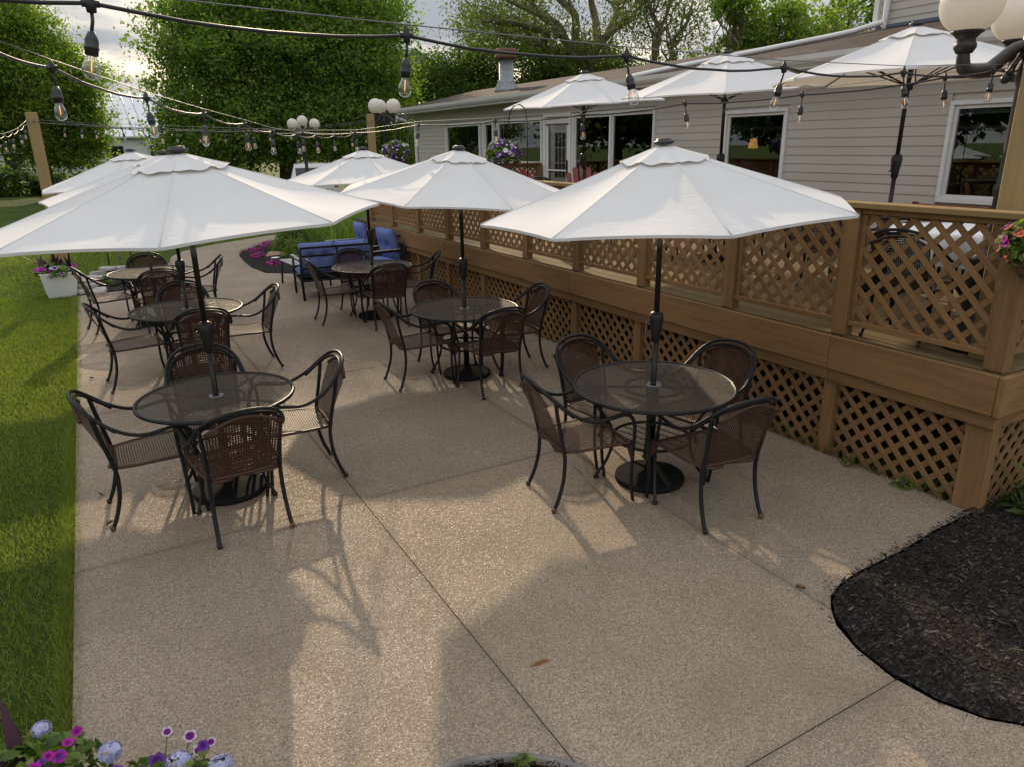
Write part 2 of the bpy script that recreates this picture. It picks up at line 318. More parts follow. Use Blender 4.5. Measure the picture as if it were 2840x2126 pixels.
# ------------------------------------------------------------------ mesh helpers
class MB:
    def __init__(s): s.v = []; s.f = []; s.uv = None; s.smooth = []
    def add(s, vs, fs, smooth=False):
        o = len(s.v); s.v += [tuple(x) for x in vs]; s.f += [tuple(i+o for i in f) for f in fs]; s.smooth += [smooth]*len(fs)
    def box(s, c, size, rot=None, ch=0.):
        hx, hy, hz = size[0]/2, size[1]/2, size[2]/2; c = Vector(c)
        if ch <= 0:
            vs = [Vector((x, y, z)) for x in (-hx, hx) for y in (-hy, hy) for z in (-hz, hz)]
            fs = [(0, 1, 3, 2), (4, 6, 7, 5), (0, 4, 5, 1), (2, 3, 7, 6), (0, 2, 6, 4), (1, 5, 7, 3)]
        else:
            ch = min(ch, hx*.9, hy*.9, hz*.9); vs = []; idx = {}
            for sx in (-1, 1):
                for sy in (-1, 1):
                    for sz in (-1, 1):
                        for ax in range(3):
                            p = [sx*hx, sy*hy, sz*hz]; 
                            for k in range(3):
                                if k != ax: p[k] -= (sx, sy, sz)[k]*ch
                            idx[(sx, sy, sz, ax)] = len(vs); vs.append(Vector(p))
            fs = []; S = (-1, 1)
            for ax in range(3):
                a, b = [k for k in range(3) if k != ax]
                for sg in S:
                    q = []
                    for (i, j) in ((-1, -1), (1, -1), (1, 1), (-1, 1)):
                        k = [0, 0, 0]; k[ax] = sg; k[a] = i; k[b] = j; q.append(idx[(*k, ax)])
                    if (sg < 0) ^ (ax == 1): q.reverse()
                    fs.append(tuple(q))
                for i in S:
                    for j in S:     # edge along ax
                        k0 = [0, 0, 0]; k1 = [0, 0, 0]; k0[ax] = -1; k1[ax] = 1
                        for k in (k0, k1): k[a] = i; k[b] = j
                        q = [idx[(*k0, a)], idx[(*k1, a)], idx[(*k1, b)], idx[(*k0, b)]]
                        if (i*j < 0) ^ (ax == 1): q.reverse()
                        fs.append(tuple(q))
            for sx in S:
                for sy in S:
                    for sz in S:
                        q = [idx[(sx, sy, sz, k)] for k in range(3)]
                        if sx*sy*sz < 0: q.reverse()
                        fs.append(tuple(q))
        if rot is not None: vs = [rot @ p for p in vs]
        s.add([p+c for p in vs], fs)
    def tube(s, pts, r, seg=8, closed=False, cap=True, flat=1.):
        pts = [Vector(p) for p in pts]; n = len(pts)
        rs = r if hasattr(r, '__len__') else [r]*n
        T = []
        for i in range(n):
            a = pts[i-1] if (i or closed) else pts[0]; b = pts[(i+1) % n] if (i < n-1 or closed) else pts[-1]
            d = (b-a); T.append(d.normalized() if d.length > 1e-9 else Vector((0, 0, 1)))
        ref = Vector((0, 0, 1)) if abs(T[0].z) < .9 else Vector((1, 0, 0))
        N = (ref - T[0]*ref.dot(T[0])).normalized(); vs = []
        for i in range(n):
            N = (N - T[i]*N.dot(T[i])); N = N.normalized() if N.length > 1e-6 else T[i].orthogonal().normalized()
            B = T[i].cross(N)
            for k in range(seg):
                a = 2*math.pi*k/seg; vs.append(pts[i] + N*(math.cos(a)*rs[i]*flat) + B*(math.sin(a)*rs[i]))
        fs = []
        for i in range(n if closed else n-1):
            j = (i+1) % n
            for k in range(seg): fs.append((i*seg+k, i*seg+(k+1) % seg, j*seg+(k+1) % seg, j*seg+k))
        s.add(vs, fs, True)
        if cap and not closed:
            o = len(s.v)-n*seg; s.f += [tuple(o+k for k in reversed(range(seg))), tuple(o+(n-1)*seg+k for k in range(seg))]; s.smooth += [False, False]
    def lathe(s, prof, seg=24, c=(0, 0, 0), smooth=True, wave=None):
        vs = []; n = len(prof)
        for i, (r, z) in enumerate(prof):
            for k in range(seg):
                a = 2*math.pi*k/seg; q = r*(wave(i, a) if wave else 1); vs.append((c[0]+q*math.cos(a), c[1]+q*math.sin(a), c[2]+z))
        fs = [(i*seg+k, i*seg+(k+1) % seg, (i+1)*seg+(k+1) % seg, (i+1)*seg+k) for i in range(n-1) for k in range(seg)]
        s.add(vs, fs, smooth)
        o = len(s.v)-len(vs)
        if prof[0][0] > 1e-4: s.f.append(tuple(o+k for k in reversed(range(seg)))); s.smooth.append(False)
        if prof[-1][0] > 1e-4: s.f.append(tuple(o+(n-1)*seg+k for k in range(seg))); s.smooth.append(False)
    def sphere(s, c, r, seg=16, rings=10, sc=(1, 1, 1)):
        c = Vector(c); vs = []
        for i in range(rings+1):
            t = math.pi*i/rings
            for k in range(seg):
                a = 2*math.pi*k/seg; vs.append(c+Vector((r*sc[0]*math.sin(t)*math.cos(a), r*sc[1]*math.sin(t)*math.sin(a), -r*sc[2]*math.cos(t))))
        s.add(vs, [(i*seg+k, i*seg+(k+1) % seg, (i+1)*seg+(k+1) % seg, (i+1)*seg+k) for i in range(rings) for k in range(seg)], True)
    def grid(s, fn, nu, nv, smooth=True, uvfn=None):
        vs = [fn(i/nu, j/nv) for j in range(nv+1) for i in range(nu+1)]
        o = len(s.v)
        s.add(vs, [(j*(nu+1)+i, j*(nu+1)+i+1, (j+1)*(nu+1)+i+1, (j+1)*(nu+1)+i) for j in range(nv) for i in range(nu)], smooth)
        if uvfn:
            if s.uv is None: s.uv = {}
            for j in range(nv+1):
                for i in range(nu+1): s.uv[o+j*(nu+1)+i] = uvfn(i/nu, j/nv)
    def mesh(s, name, mat):
        me = bpy.data.meshes.new(name); me.from_pydata(s.v, [], s.f)
        me.polygons.foreach_set('use_smooth', s.smooth)
        if s.uv is not None:
            l = me.uv_layers.new(name='UV'); 
            vi = np.empty(len(me.loops), int); me.loops.foreach_get('vertex_index', vi)
            arr = np.array([s.uv.get(int(i), (0, 0)) for i in vi], float).ravel(); l.data.foreach_set('uv', arr)
        if mat: me.materials.append(MT[mat] if isinstance(mat, str) else mat)
        bm = bmesh.new(); bm.from_mesh(me); bmesh.ops.recalc_face_normals(bm, faces=bm.faces); bm.to_mesh(me); bm.free()
        me.update(); return me
    def build(s, name, mat, parent=None): return link(name, s.mesh(name, mat), parent)
def link(name, data, parent=None, loc=None, rotz=None):
    o = bpy.data.objects.new(name, data); COL.objects.link(o)
    if parent is not None: o.parent = parent
    if loc is not None: o.location = loc
    if rotz is not None: o.rotation_euler.z = rotz
    return o
def tag(o, label=None, cat=None, group=None, kind=None):
    if label: o['label'] = label
    if cat: o['category'] = cat
    if group: o['group'] = group
    if kind: o['kind'] = kind
    return o
def thing(name, label, cat, loc=(0, 0, 0), rotz=0, group=None):
    o = link(name, None, None, loc, rotz); o.empty_display_size = .1
    return tag(o, label, cat, group)
KIDS = {}
def copy_tree(o, parent=None):
    c = o.copy(); COL.objects.link(c); c.parent = parent
    for ch in o.children: copy_tree(ch, c)
    return c
def np_mesh(name, V, F, mat, smooth=False):
    V = np.asarray(V, np.float32); F = np.asarray(F, np.int32); k = F.shape[1]
    me = bpy.data.meshes.new(name); me.vertices.add(len(V)); me.vertices.foreach_set('co', V.ravel())
    me.loops.add(F.size); me.loops.foreach_set('vertex_index', F.ravel())
    me.polygons.add(len(F)); me.polygons.foreach_set('loop_start', np.arange(0, F.size, k, dtype=np.int32)); me.polygons.foreach_set('loop_total', np.full(len(F), k, np.int32))
    if smooth: me.polygons.foreach_set('use_smooth', np.ones(len(F), bool))
    me.materials.append(MT[mat]); me.update(calc_edges=True); me.validate(); return me
def catmull(pts, n=6, closed=False):
    P = [Vector(p) for p in pts]; out = []; N = len(P)
    for i in range(N if closed else N-1):
        p0 = P[i-1] if (i or closed) else P[0]; p1 = P[i]; p2 = P[(i+1) % N]; p3 = P[(i+2) % N] if (i+2 < N or closed) else P[-1]
        for k in range(n):
            t = k/n; out.append(.5*((2*p1)+(p2-p0)*t+(2*p0-5*p1+4*p2-p3)*t*t+(3*p1-p0-3*p2+p3)*t*t*t))
    if not closed: out.append(P[-1])
    return out
def leaves(C, size, mat_name, name, up=.35, droop=0., aspect=1.6, out_from=None, jit=.35):
    """folded leaf quads (two triangles sharing a midrib) centred at C (N,3)"""
    N = len(C); n = rng.normal(size=(N, 3)); n[:, 2] += up*2
    if out_from is not None:
        d = C-np.asarray(out_from); d /= np.linalg.norm(d, axis=1, keepdims=True)+1e-6; n += d*1.1
    n /= np.linalg.norm(n, axis=1, keepdims=True)
    a = rng.normal(size=(N, 3)); a[:, 2] -= droop; a -= n*(a*n).sum(1, keepdims=True); a /= np.linalg.norm(a, axis=1, keepdims=True)+1e-9
    b = np.cross(n, a); s = size*(1+jit*rng.normal(size=(N, 1))).clip(.4, 2)
    L = a*s*.5; W = b*s*.5/aspect; fold = n*s*.10
    V = np.stack([C-L, C+W+fold-L*.1, C+L, C-W+fold-L*.1], 1).reshape(-1, 3)
    i = np.arange(N)[:, None]*4
    F = np.concatenate([i+np.array([[0, 1, 2]]), i+np.array([[0, 2, 3]])], 1).reshape(-1, 3)
    return np_mesh(name, V, F, mat_name)

# ================================================================== SETTING
# ---- ground sheets
def poly_sheet(name, pts, z, mat, parent=None):
    bm = bmesh.new(); f = bm.faces.new([bm.verts.new((p[0], p[1], z)) for p in pts])
    bmesh.ops.triangulate(bm, faces=[f]); bmesh.ops.recalc_face_normals(bm, faces=bm.faces)
    me = bpy.data.meshes.new(name); bm.to_mesh(me); bm.free()
    if me.polygons[0].normal.z < 0: me.flip_normals()
    me.materials.append(MT[mat]); return link(name, me, parent)
mb = MB(); mb.grid(lambda u, v: (-260+520*u, -60+460*v, -.035), 26, 23, False)
tag(mb.build('lawn_ground', 'lawn'), kind='structure')

# patio outline, counter-clockwise from near left
mulch_edge = [(4.69, 2.17), (4.25, 2.16), (3.81, 2.12), (3.4, 2.11), (3.23, 2.085), (3.09, 2.04), (2.99, 1.96), (2.90, 1.86), (2.83, 1.70), (2.795, 1.49), (2.82, 1.30), (2.90, 1.13), (3.05, .98), (3.4, .80), (4.2, .55), (5.5, .3)]
path_left = [(.36, 14.1), (.62, 14.9), (.98, 16.0), (1.27, 17.2), (1.40, 18.15), (1.74, 19.0), (2.65, 19.98), (4.72, 21.4), (8., 22.9), (12., 24.)]
path_right = [(12., 22.6), (8.2, 21.75), (6.2, 21.1), (4.9, 20.5), (3.9, 19.65), (3.33, 18.8), (2.92, 18.1), (2.74, 17.4), (2.67, 16.4), (2.64, 15.4), (2.74, 14.55), (3.2, 14.15), (3.7, 14.05)]
outline = [(-.44, -2.5), (5.5, -2.5)] + mulch_edge[::-1] + [(4.66, 2.19), (4.66, 14.05)] + path_right[::-1] + path_left[::-1] + [(-.44, 14.05)]
def clip_cell(x0, x1, y0, y1, gap=.003):
    bm = bmesh.new(); bm.faces.new([bm.verts.new((p[0], p[1], 0)) for p in outline]); bmesh.ops.triangulate(bm, faces=bm.faces[:])
    for co, no in (((x0+gap, 0, 0), (-1, 0, 0)), ((x1-gap, 0, 0), (1, 0, 0)), ((0, y0+gap, 0), (0, -1, 0)), ((0, y1-gap, 0), (0, 1, 0))):
        bmesh.ops.bisect_plane(bm, geom=bm.verts[:]+bm.edges[:]+bm.faces[:], plane_co=co, plane_no=no, clear_outer=True)
    if not bm.faces: bm.free(); return None
    for f in bm.faces:
        if f.normal.z < 0: f.normal_flip()
    r = bmesh.ops.extrude_face_region(bm, geom=bm.faces[:])
    top = [f for f in bm.faces]
    for v in [g for g in r['geom'] if isinstance(g, bmesh.types.BMVert)]: v.co.z -= .1
    bmesh.ops.triangulate(bm, faces=bm.faces[:]); bmesh.ops.recalc_face_normals(bm, faces=bm.faces)
    me = bpy.data.meshes.new('slab'); bm.to_mesh(me); bm.free(); me.materials.append(MT['aggregate']); return me
patio = link('patio', None); tag(patio, kind='structure')
xs = [-1., 1.29, 2.99, 13.]; ys = [-3., 1.47, 4.42, 7.37, 10.32, 13.27, 16.5, 19.6, 25.]
for i in range(3):
    for j in range(len(ys)-1):
        me = clip_cell(xs[i], xs[i+1], ys[j], ys[j+1])
        if me: link('slab', me, patio)
poly_sheet('joint_bed', outline, -.016, 'mulch', patio)

# mulch beds: uneven mounded soil
def bed(name, pts, h=.03, nz_=.02, z0=.006, step=.09):
    P = np.array(pts); x0, y0 = P.min(0); x1, y1 = P.max(0)
    bm = bmesh.new(); bm.faces.new([bm.verts.new((p[0], p[1], 0)) for p in pts])
    for ax, lo, hi in ((0, x0, x1), (1, y0, y1)):
        k = lo+step
        while k < hi:
            co = [0, 0, 0]; no = [0, 0, 0]; co[ax] = k; no[ax] = 1
            bmesh.ops.bisect_plane(bm, geom=bm.verts[:]+bm.edges[:]+bm.faces[:], plane_co=co, plane_no=no); k += step
    E2 = np.array(pts+[pts[0]])
    def dist(p):
        a, b = E2[:-1], E2[1:]; ab = b-a; t = np.clip(((p-a)*ab).sum(1)/((ab**2).sum(1)+1e-9), 0, 1); return np.sqrt((((a+ab*t[:, None])-p)**2).sum(1).min())
    for v in bm.verts:
        d = dist(np.array((v.co.x, v.co.y))); v.co.z = z0-.012+min(1, d/.10)*h + (random.uniform(-1, 1)*nz_ if d > .05 else 0)
    bmesh.ops.triangulate(bm, faces=bm.faces[:])
    for f in bm.faces: f.smooth = True
    me = bpy.data.meshes.new(name); bm.to_mesh(me); bm.free()
    if me.polygons[0].normal.z < 0: me.flip_normals()
    me.materials.append(MT['mulch']); o = link(name, me); tag(o, kind='structure'); return o
def inside(pts, q):
    x, y = q[:, 0], q[:, 1]; r = np.zeros(len(q), bool); j = len(pts)-1
    for i in range(len(pts)):
        xi, yi = pts[i]; xj, yj = pts[j]
        c = ((yi > y) != (yj > y)) & (x < (xj-xi)*(y-yi)/(yj-yi+1e-12)+xi); r ^= c; j = i
    return r
def chips(name, pts, n, z, size=.035):
    P = np.array(pts); q = rng.uniform(P.min(0), P.max(0), (n, 2)); q = q[inside(pts, q)]
    C = np.column_stack([q, z+rng.uniform(-.004, .014, len(q))])
    V = []; F = []
    k = len(C); th = rng.uniform(0, 6.283, k); L = size*rng.lognormal(-.2, .5, k); W = L*rng.uniform(.12, .35, k); tl = rng.normal(0, .25, (k, 2))
    a = np.column_stack([np.cos(th), np.sin(th), tl[:, 0]])*L[:, None]/2; b = np.column_stack([-np.sin(th), np.cos(th), tl[:, 1]])*W[:, None]/2; up = np.array([0, 0, .004])
    V = np.stack([C-a-b, C+a-b*.6, C+a*.9+b, C-a+b*.7, C-a*.8+up, C+a*.8+up], 1).reshape(-1, 3); i = np.arange(k)[:, None]*6
    F = np.concatenate([i+np.array([t]) for t in ((0, 1, 5), (0, 5, 4), (2, 3, 4), (2, 4, 5), (1, 2, 5), (3, 0, 4))], 1).reshape(-1, 3)
    o = link(name, np_mesh(name, V, F, 'mulch_chip')); tag(o, 'loose dark shredded bark mulch in the planting beds', 'mulch', kind='stuff')
right_bed = mulch_edge + [(9.5, .2), (9.5, 2.12), (4.72, 2.12)]
bed('mulch_bed', right_bed, .034, .010, .006, .07)
chips('bark_chips', [p for p in mulch_edge]+[(7, .3), (7, 2.1)], 30000, .032, .020)
chips('bark_chips', [(p[0]-.05*(1 if p[0] < 3.4 else .2), p[1]+(.05 if p[1] > 1.9 else 0)) for p in mulch_edge[:14]]+[(3.4, .9), (3.1, 1.4), (3.3, 1.9), (4.6, 2.1)], 1500, .006, .018)
island = path_right[3:] + [(4.62, 14.05), (4.62, 14.6), (8., 16.), (9., 19.), (8., 21.3)]
bed('island_bed', island, .05, .02, .0, .16)
chips('bark_chips', path_right[4:]+[(4.5, 14.1), (4.5, 17)], 7000, .045, .022)
stone_bed = [(-.40, 14.1), (.36, 14.1), (.62, 14.9), (.98, 16.), (.75, 16.4), (.1, 16.35), (-.25, 15.6)]
bed('stone_edged_bed', stone_bed, .05, .02, .0, .1)
chips('bark_chips', stone_bed, 1500, .045, .030)

# lawn blades, near part only
def blades(n, x0, x1, y0, y1, h, w, name, hollow=None):
    X = rng.uniform(x0, x1, n); Y = y0+(y1-y0)*rng.uniform(0, 1, n)**1.25
    if hollow is not None: k = ~hollow(X, Y); X, Y = X[k], Y[k]; n = len(X)
    th = rng.uniform(0, 6.283, n); hh = h*rng.uniform(.5, 1.25, n); ww = w*(1+Y*.10); ln = rng.normal(0, .55, (n, 2))*hh[:, None]
    dx, dy = np.cos(th)*ww/2, np.sin(th)*ww/2
    b0 = np.column_stack([X-dx, Y-dy, np.full(n, -.04)]); b1 = np.column_stack([X+dx, Y+dy, np.full(n, -.04)]); t = np.column_stack([X+ln[:, 0], Y+ln[:, 1], -.035+hh])
    V = np.stack([b0, b1, t], 1).reshape(-1, 3); F = np.arange(3*n).reshape(-1, 3)
    return tag(link(name, np_mesh(name, V, F, 'blade')), 'mown green lawn grass beside the patio', 'grass', kind='stuff')
blades(300000, -5.2, -.445, 1.2, 14.5, .040, .0042, 'lawn_grass', lambda X, Y: X < -1.2-Y*.30)
blades(22000, -.52, -.425, 1.2, 14.0, .058, .0045, 'lawn_grass')
blades(120000, -9., 4., 14.2, 30, .055, .006, 'lawn_grass', lambda X, Y: (X > -.4+(Y-14)*.33) & (X < 14) & ~((Y > 20.3) & (X < 2+(Y-20)*1.7)))

# ---- fascia/deck (one thing) ------------------------------------------------
DZ, DX = .94, 4.62
deck = thing('timber_deck', 'raised brown timber deck with lattice railing and lattice skirt beside the patio', 'deck', (DX, 2.14, 0))
D0 = Vector((DX, 2.14, 0))
_bc = {}
def bmesh_box(size, mat, ch=.004):
    k = (tuple(round(x, 4) for x in size), mat)
    if k not in _bc: b = MB(); b.box((0, 0, 0), size, None, ch); _bc[k] = b.mesh('board', mat)
    return _bc[k]
def board(name, c, size, mat, parent, org, rotz=0., ch=.004):
    o = link(name, bmesh_box(size, mat, ch), parent, Vector(c)-org); o.rotation_euler.z = rotz; return o
# planks
NY0, NY1 = 2.16, 15.2
k = 0; x = DX+.045
while x < 9.42:
    seg = [NY0]+[NY0+s for s in ((3.4, 7.6, 11.2) if k % 2 else (2.2, 5.6, 9.4))]
    y_end = 13.66+min(1.54, max(0, x-4.75)*1.03)
    seg = [s for s in seg if s < y_end-.3]+[y_end]
    for a, b in zip(seg[:-1], seg[1:]):
        board('deck_plank', (x+.0675, (a+b)/2, DZ-.014), (.135, b-a-.006, .028), 'plank_wood_y', deck, D0)
    x += .141; k += 1
# fascia, front side
for a, b in ((2.14, 3.32), (3.32, 6.75), (6.75, 10.2), (10.2, 13.72)):
    board('fascia_board', (DX-.019, (a+b)/2, .812), (.038, b-a-.004, .250), 'deck_wood_y', deck, D0)
    board('fascia_board', (DX+.006, (a+b)/2, .638), (.038, b-a-.004, .088), 'deck_wood_y', deck, D0)
board('fascia_board', (DX+2.4, 2.118, .812), (4.88, .038, .250), 'deck_wood_x', deck, D0)
board('fascia_board', (DX+2.4, 2.150, .638), (4.80, .038, .088), 'deck_wood_x', deck, D0)
PY = [2.22, 3.32, 4.43, 5.6, 6.75, 7.87, 9.03, 10.2, 11.36, 12.55, 13.68]
PX = 4.70
for i, y in enumerate(PY):
    board('railing_post', (PX, y, (DZ+1.855)/2+.0), (.09, .115 if i else .125, 1.855-DZ), 'deck_wood', deck, D0, 0, .005)
    board('skirt_post', (4.685, y, .29), (.09, .10 if i else .17, .61), 'deck_wood', deck, D0, 0, .005)
def cap(a, b, z=1.875):
    a, b = Vector(a), Vector(b); d = b-a; c = (a+b)/2
    o = board('top_rail', (c.x, c.y, z), (.155, d.length-.003, .038), 'new_wood_y', deck, D0); o.rotation_euler.z = math.atan2(-d.x, d.y)
for a, b in ((2.14, 5.02), (5.02, 9.6), (9.6, 13.72)): cap((PX, a), (PX, b))
cap((4.78, 2.22), (9.4, 2.22)); cap((PX, 13.70), (6.2, 15.18)); cap((6.2, 15.18), (9.42, 15.18))
strip_cache = {}
def lattice(u0, u1, z0, z1, place, pitch, parent, single, w=.040, t=.011, depth=0.):
    """place(u, d) -> XY of a point u along the run, d metres behind the face; returns strip count"""
    n = 0; hp = pitch*math.sqrt(2); W, H = u1-u0, z1-z0; coll = MB()
    A, B = Vector(place(0, 0)), Vector(place(1, 0)); dirv = (B-A).normalized(); nv = Vector(place(0, 1))-A
    for s, d in ((1, 0), (-1, t+.001)):
        k = -H + (hp*.35 if s > 0 else hp*.6)
        while k < W:
            # line u = k + (z-z0) (s>0 mirrored)
            lo, hi = max(0, -k), min(H, W-k)
            if hi-lo > .03:
                za, zb = lo, hi; ua, ub = k+lo, k+hi
                if s < 0: ua, ub = W-ua, W-ub
                L = math.hypot(ub-ua, zb-za)+.012
                uc, zc = (ua+ub)/2+u0, (za+zb)/2+z0
                p = Vector(place(uc, depth+d)); ang = math.atan2(zb-za, ub-ua)
                # local frame: x along strip, y across, z through
                ax = Vector((dirv.x*math.cos(ang), dirv.y*math.cos(ang), math.sin(ang))); nn = Vector((nv.x, nv.y, 0)).normalized(); ay = nn.cross(ax)
                Rm = Matrix((ax, ay, nn)).transposed()
                wob = random.uniform(-.004, .004)
                if single:
                    key = round(L, 2)
                    if key not in strip_cache: b = MB(); b.box((0, 0, 0), (t, w, key), None, .0012); strip_cache[key] = b.mesh('lattice_strip', 'deck_wood')
                    Rm2 = Matrix((nn, ay, ax)).transposed()
                    o = link('lattice_strip', strip_cache[key], parent); o.matrix_local = Matrix.Translation(Vector((p.x, p.y, zc+wob))-Vector(parent['_o'])) @ Rm2.to_4x4()
                else: coll.box(Vector((p.x, p.y, zc+wob))-Vector(parent['_o']), (L, w, t), Rm)
                n += 1
            k += hp
    if not single:
        o = coll.build('lattice_strips', 'deck_wood', parent); o['kind'] = 'stuff'
    return n
class _P(dict): pass
def panel(name, A, B, z0, z1, pitch, single, inner=.05, depth=.03, trim=True, bottom_gap=0.):
    A, B = Vector(A), Vector(B); d = (B-A); L = d.length; d.normalize(); nrm = Vector((d.y, -d.x))
    if nrm.dot(Vector((1, .2))) < 0 : nrm = -nrm
    org = Vector((A.x, A.y, 0)); pan = MB()
    th = .036; rot = Matrix.Rotation(math.atan2(d.y, d.x), 3, 'Z')
    def bx(u, z, su, sz, dep=depth+.004, sd=.034): 
        p = A+d*u+nrm*dep; pan.box(Vector((p.x, p.y, z))-org, (su, sd, sz), rot, .003)
    if trim:
        bx(L/2, z0+th/2, L-.001, th, depth-.004, .050); bx(L/2, z1-th/2, L-.001, th, depth-.004, .046)
        bx(th/2, (z0+z1)/2, th, z1-z0-2*th-.002); bx(L-th/2, (z0+z1)/2, th, z1-z0-2*th-.002)
    else: bx(L/2, z1+.03, L-.001, .05)
    fr = pan.build(name, 'deck_wood_y', deck); fr.location = org-D0; fr['_o'] = org
    e = th*.7 if trim else 0.
    n = lattice(e, L-e, z0+e, z1-(e if trim else -.02), lambda u, dd: tuple(A+d*u+nrm*dd), pitch, fr, single, depth=depth)
    return n
cnt = 0
for i in range(len(PY)-1):
    a, b = PY[i]+.06, PY[i+1]-.06
    cnt += panel('railing_panel', (PX-.03, a), (PX-.03, b), 1.02, 1.853, .100, i < 7)
for i in range(len(PY)-1):
    a, b = PY[i]+(.05 if i else .09), PY[i+1]-.05
    cnt += panel('skirt_panel', (4.655, a), (4.655, b), -.02, .594, .095, i < 5, trim=False)
panel('railing_panel', (4.79, 2.20), (7.0, 2.20), 1.02, 1.853, .100, False); panel('skirt_panel', (4.79, 2.17), (7.4, 2.17), -.02, .594, .095, False, trim=False)
panel('railing_panel', (4.76, 13.74), (6.14, 15.12), 1.02, 1.853, .100, False); panel('railing_panel', (6.26, 15.18), (7.8, 15.18), 1.02, 1.853, .100, False); panel('railing_panel', (7.9, 15.18), (9.36, 15.18), 1.02, 1.853, .100, False)
for q in ((6.2, 15.18), (7.85, 15.18), (9.41, 15.18), (7.05, 2.22)): board('railing_post', (q[0], q[1], (DZ+1.855)/2), (.10, .10, 1.855-DZ), 'deck_wood', deck, D0)
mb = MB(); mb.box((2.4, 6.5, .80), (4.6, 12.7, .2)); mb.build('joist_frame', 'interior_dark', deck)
for o in deck.children:
    if '_o' in o.keys(): del o['_o']

# ---- house --------------------------------------------------------------
HX = 9.5; EAVE = 3.26
house = thing('house', 'long low clapboard house with beige siding and brown shingle roof behind the deck', 'house', (HX, 0, 0))
H0 = Vector((HX, 0, 0))
openings = [  # y0, y1, z0, z1
    (18.33, 20.55, 1.35, 2.90), (17.56, 18.14, 1.35, 2.90), (15.16, 17.38, 1.80, 2.90), (13.94, 15.08, .95, 2.96), (11.15, 13.90, 1.30, 2.92), (8.08, 9.38, 1.42, 2.78), (4.0, 5.60, 1.52, 2.74)]
EXPO = .1225; z = .62; YA, YB = -1.5, 22.9
def siding_rows(parent, org, X, ya, yb, z0, z1, ops, name='siding_board'):
    z = z0
    while z < z1-.01:
        zt = min(z+EXPO+.012, z1); segs = [(ya, yb)]
        for (a, b, c, d) in ops:
            if c < z+EXPO*.9 and d > z+.02:
                ns = []
                for s in segs:
                    if b <= s[0] or a >= s[1]: ns.append(s)
                    else:
                        if a-s[0] > .02: ns.append((s[0], a))
                        if s[1]-b > .02: ns.append((b, s[1]))
                segs = ns
        jl = []
        for s in segs:      # board lengths about 3.6 m, joints staggered
            y = s[0]
            if s[1]-s[0] > 5:
                n = int((s[1]-s[0])/3.7)+1; st = (s[1]-s[0])/n; off = random.uniform(-.3, .3)*st*.5
                ed = [s[0]]+[s[0]+st*i+off for i in range(1, n)]+[s[1]]; jl += list(zip(ed[:-1], ed[1:]))
            else: jl.append(s)
        for (a, b) in jl:
            m_ = MB(); y0, y1 = a+.0008, b-.0008
            vs = [(-.016, y0, z), (.0, y0, z), (.0, y0, zt), (-.004, y0, zt), (-.016, y1, z), (.0, y1, z), (.0, y1, zt), (-.004, y1, zt)]
            ym = (a+b)/2; m_.add([(p[0], p[1]-ym, p[2]-z) for p in vs], [(0, 1, 2, 3), (4, 7, 6, 5), (0, 3, 7, 4), (0, 4, 5, 1), (1, 5, 6, 2), (3, 2, 6, 7)])
            o = m_.build(name, 'siding', parent); o.location = Vector((X, ym, z))-org
        z += EXPO
wall = MB()
# backing wall pieces between openings (10 cm thick, behind boards)
ops_s = sorted(openings); yprev = YA
for (a, b, c, d) in ops_s:
    wall.box((.065, (yprev+a)/2, 1.65), (.10, a-yprev, 3.3)); wall.box((.065, (a+b)/2, c/2), (.10, b-a, c)); wall.box((.065, (a+b)/2, (d+3.3)/2), (.10, b-a, 3.3-d)); yprev = b
wall.box((.065, (yprev+YB)/2, 1.65), (.10, YB-yprev, 3.3)); wall.box((2.5, YB-.05, 1.65), (4.6, .10, 3.3)); wall.box((2.5, YA+.05, 1.65), (4.6, .10, 3.3))
wall_o = wall.build('wall', 'siding', house)
siding_rows(wall_o, H0, HX, YA, YB, .62, EAVE, openings)
for y in (YB-.02,):
    mb = MB(); mb.box((-.012, y, 1.9), (.05, .09, 2.7), None, .004); mb.build('corner_trim', 'white_trim', house)
def window(y0, y1, z0, z1, mull=(), lab=None, sash=.045, tr=.055):
    w_ = MB(); ym, zm = (y0+y1)/2, (z0+z1)/2
    for (yc, zc, sy, sz) in ((ym, z0+tr/2, y1-y0, tr), (ym, z1-tr/2, y1-y0, tr), (y0+tr/2, zm, tr, z1-z0-2*tr), (y1-tr/2, zm, tr, z1-z0-2*tr)):
        w_.box((-.012, yc, zc), (.06, sy-.001, sz-.001), None, .004)
    fr = w_.build('window_frame', 'white_trim', house)
    edges = [y0+tr]+sum([[m_-.03, m_+.03] for m_ in mull], [])+[y1-tr]
    for m_ in mull:
        b = MB(); b.box((-.010, m_, zm), (.055, .06, z1-z0-2*tr), None, .004); b.build('mullion', 'white_trim', fr)
    for a, b in zip(edges[::2], edges[1::2]):
        g = MB(); s_ = sash
        for (yc, zc, sy, sz) in (((a+b)/2, z0+tr+s_/2, b-a, s_), ((a+b)/2, z1-tr-s_/2, b-a, s_), (a+s_/2, zm, s_, z1-z0-2*tr-2*s_), (b-s_/2, zm, s_, z1-z0-2*tr-2*s_)):
            g.box((.010, yc, zc), (.03, sy-.001, sz-.001), None, .003)
        g.build('sash', 'white_vinyl', fr)
        g = MB(); g.add([(.022, a+s_*.5, z0+tr+s_*.5), (.022, a+s_*.5, z1-tr-s_*.5), (.022, b-s_*.5, z1-tr-s_*.5), (.022, b-s_*.5, z0+tr+s_*.5)], [(0, 1, 2, 3)])
        me = g.mesh('pane', 'window_glass')
        if me.polygons[0].normal.x > 0: me.flip_normals()
        link('pane', me, fr)
    return fr
window(*openings[0]); window(*openings[1]); window(*openings[2]); window(*openings[4], mull=(12.53,)); window(*openings[5]); window(*openings[6])
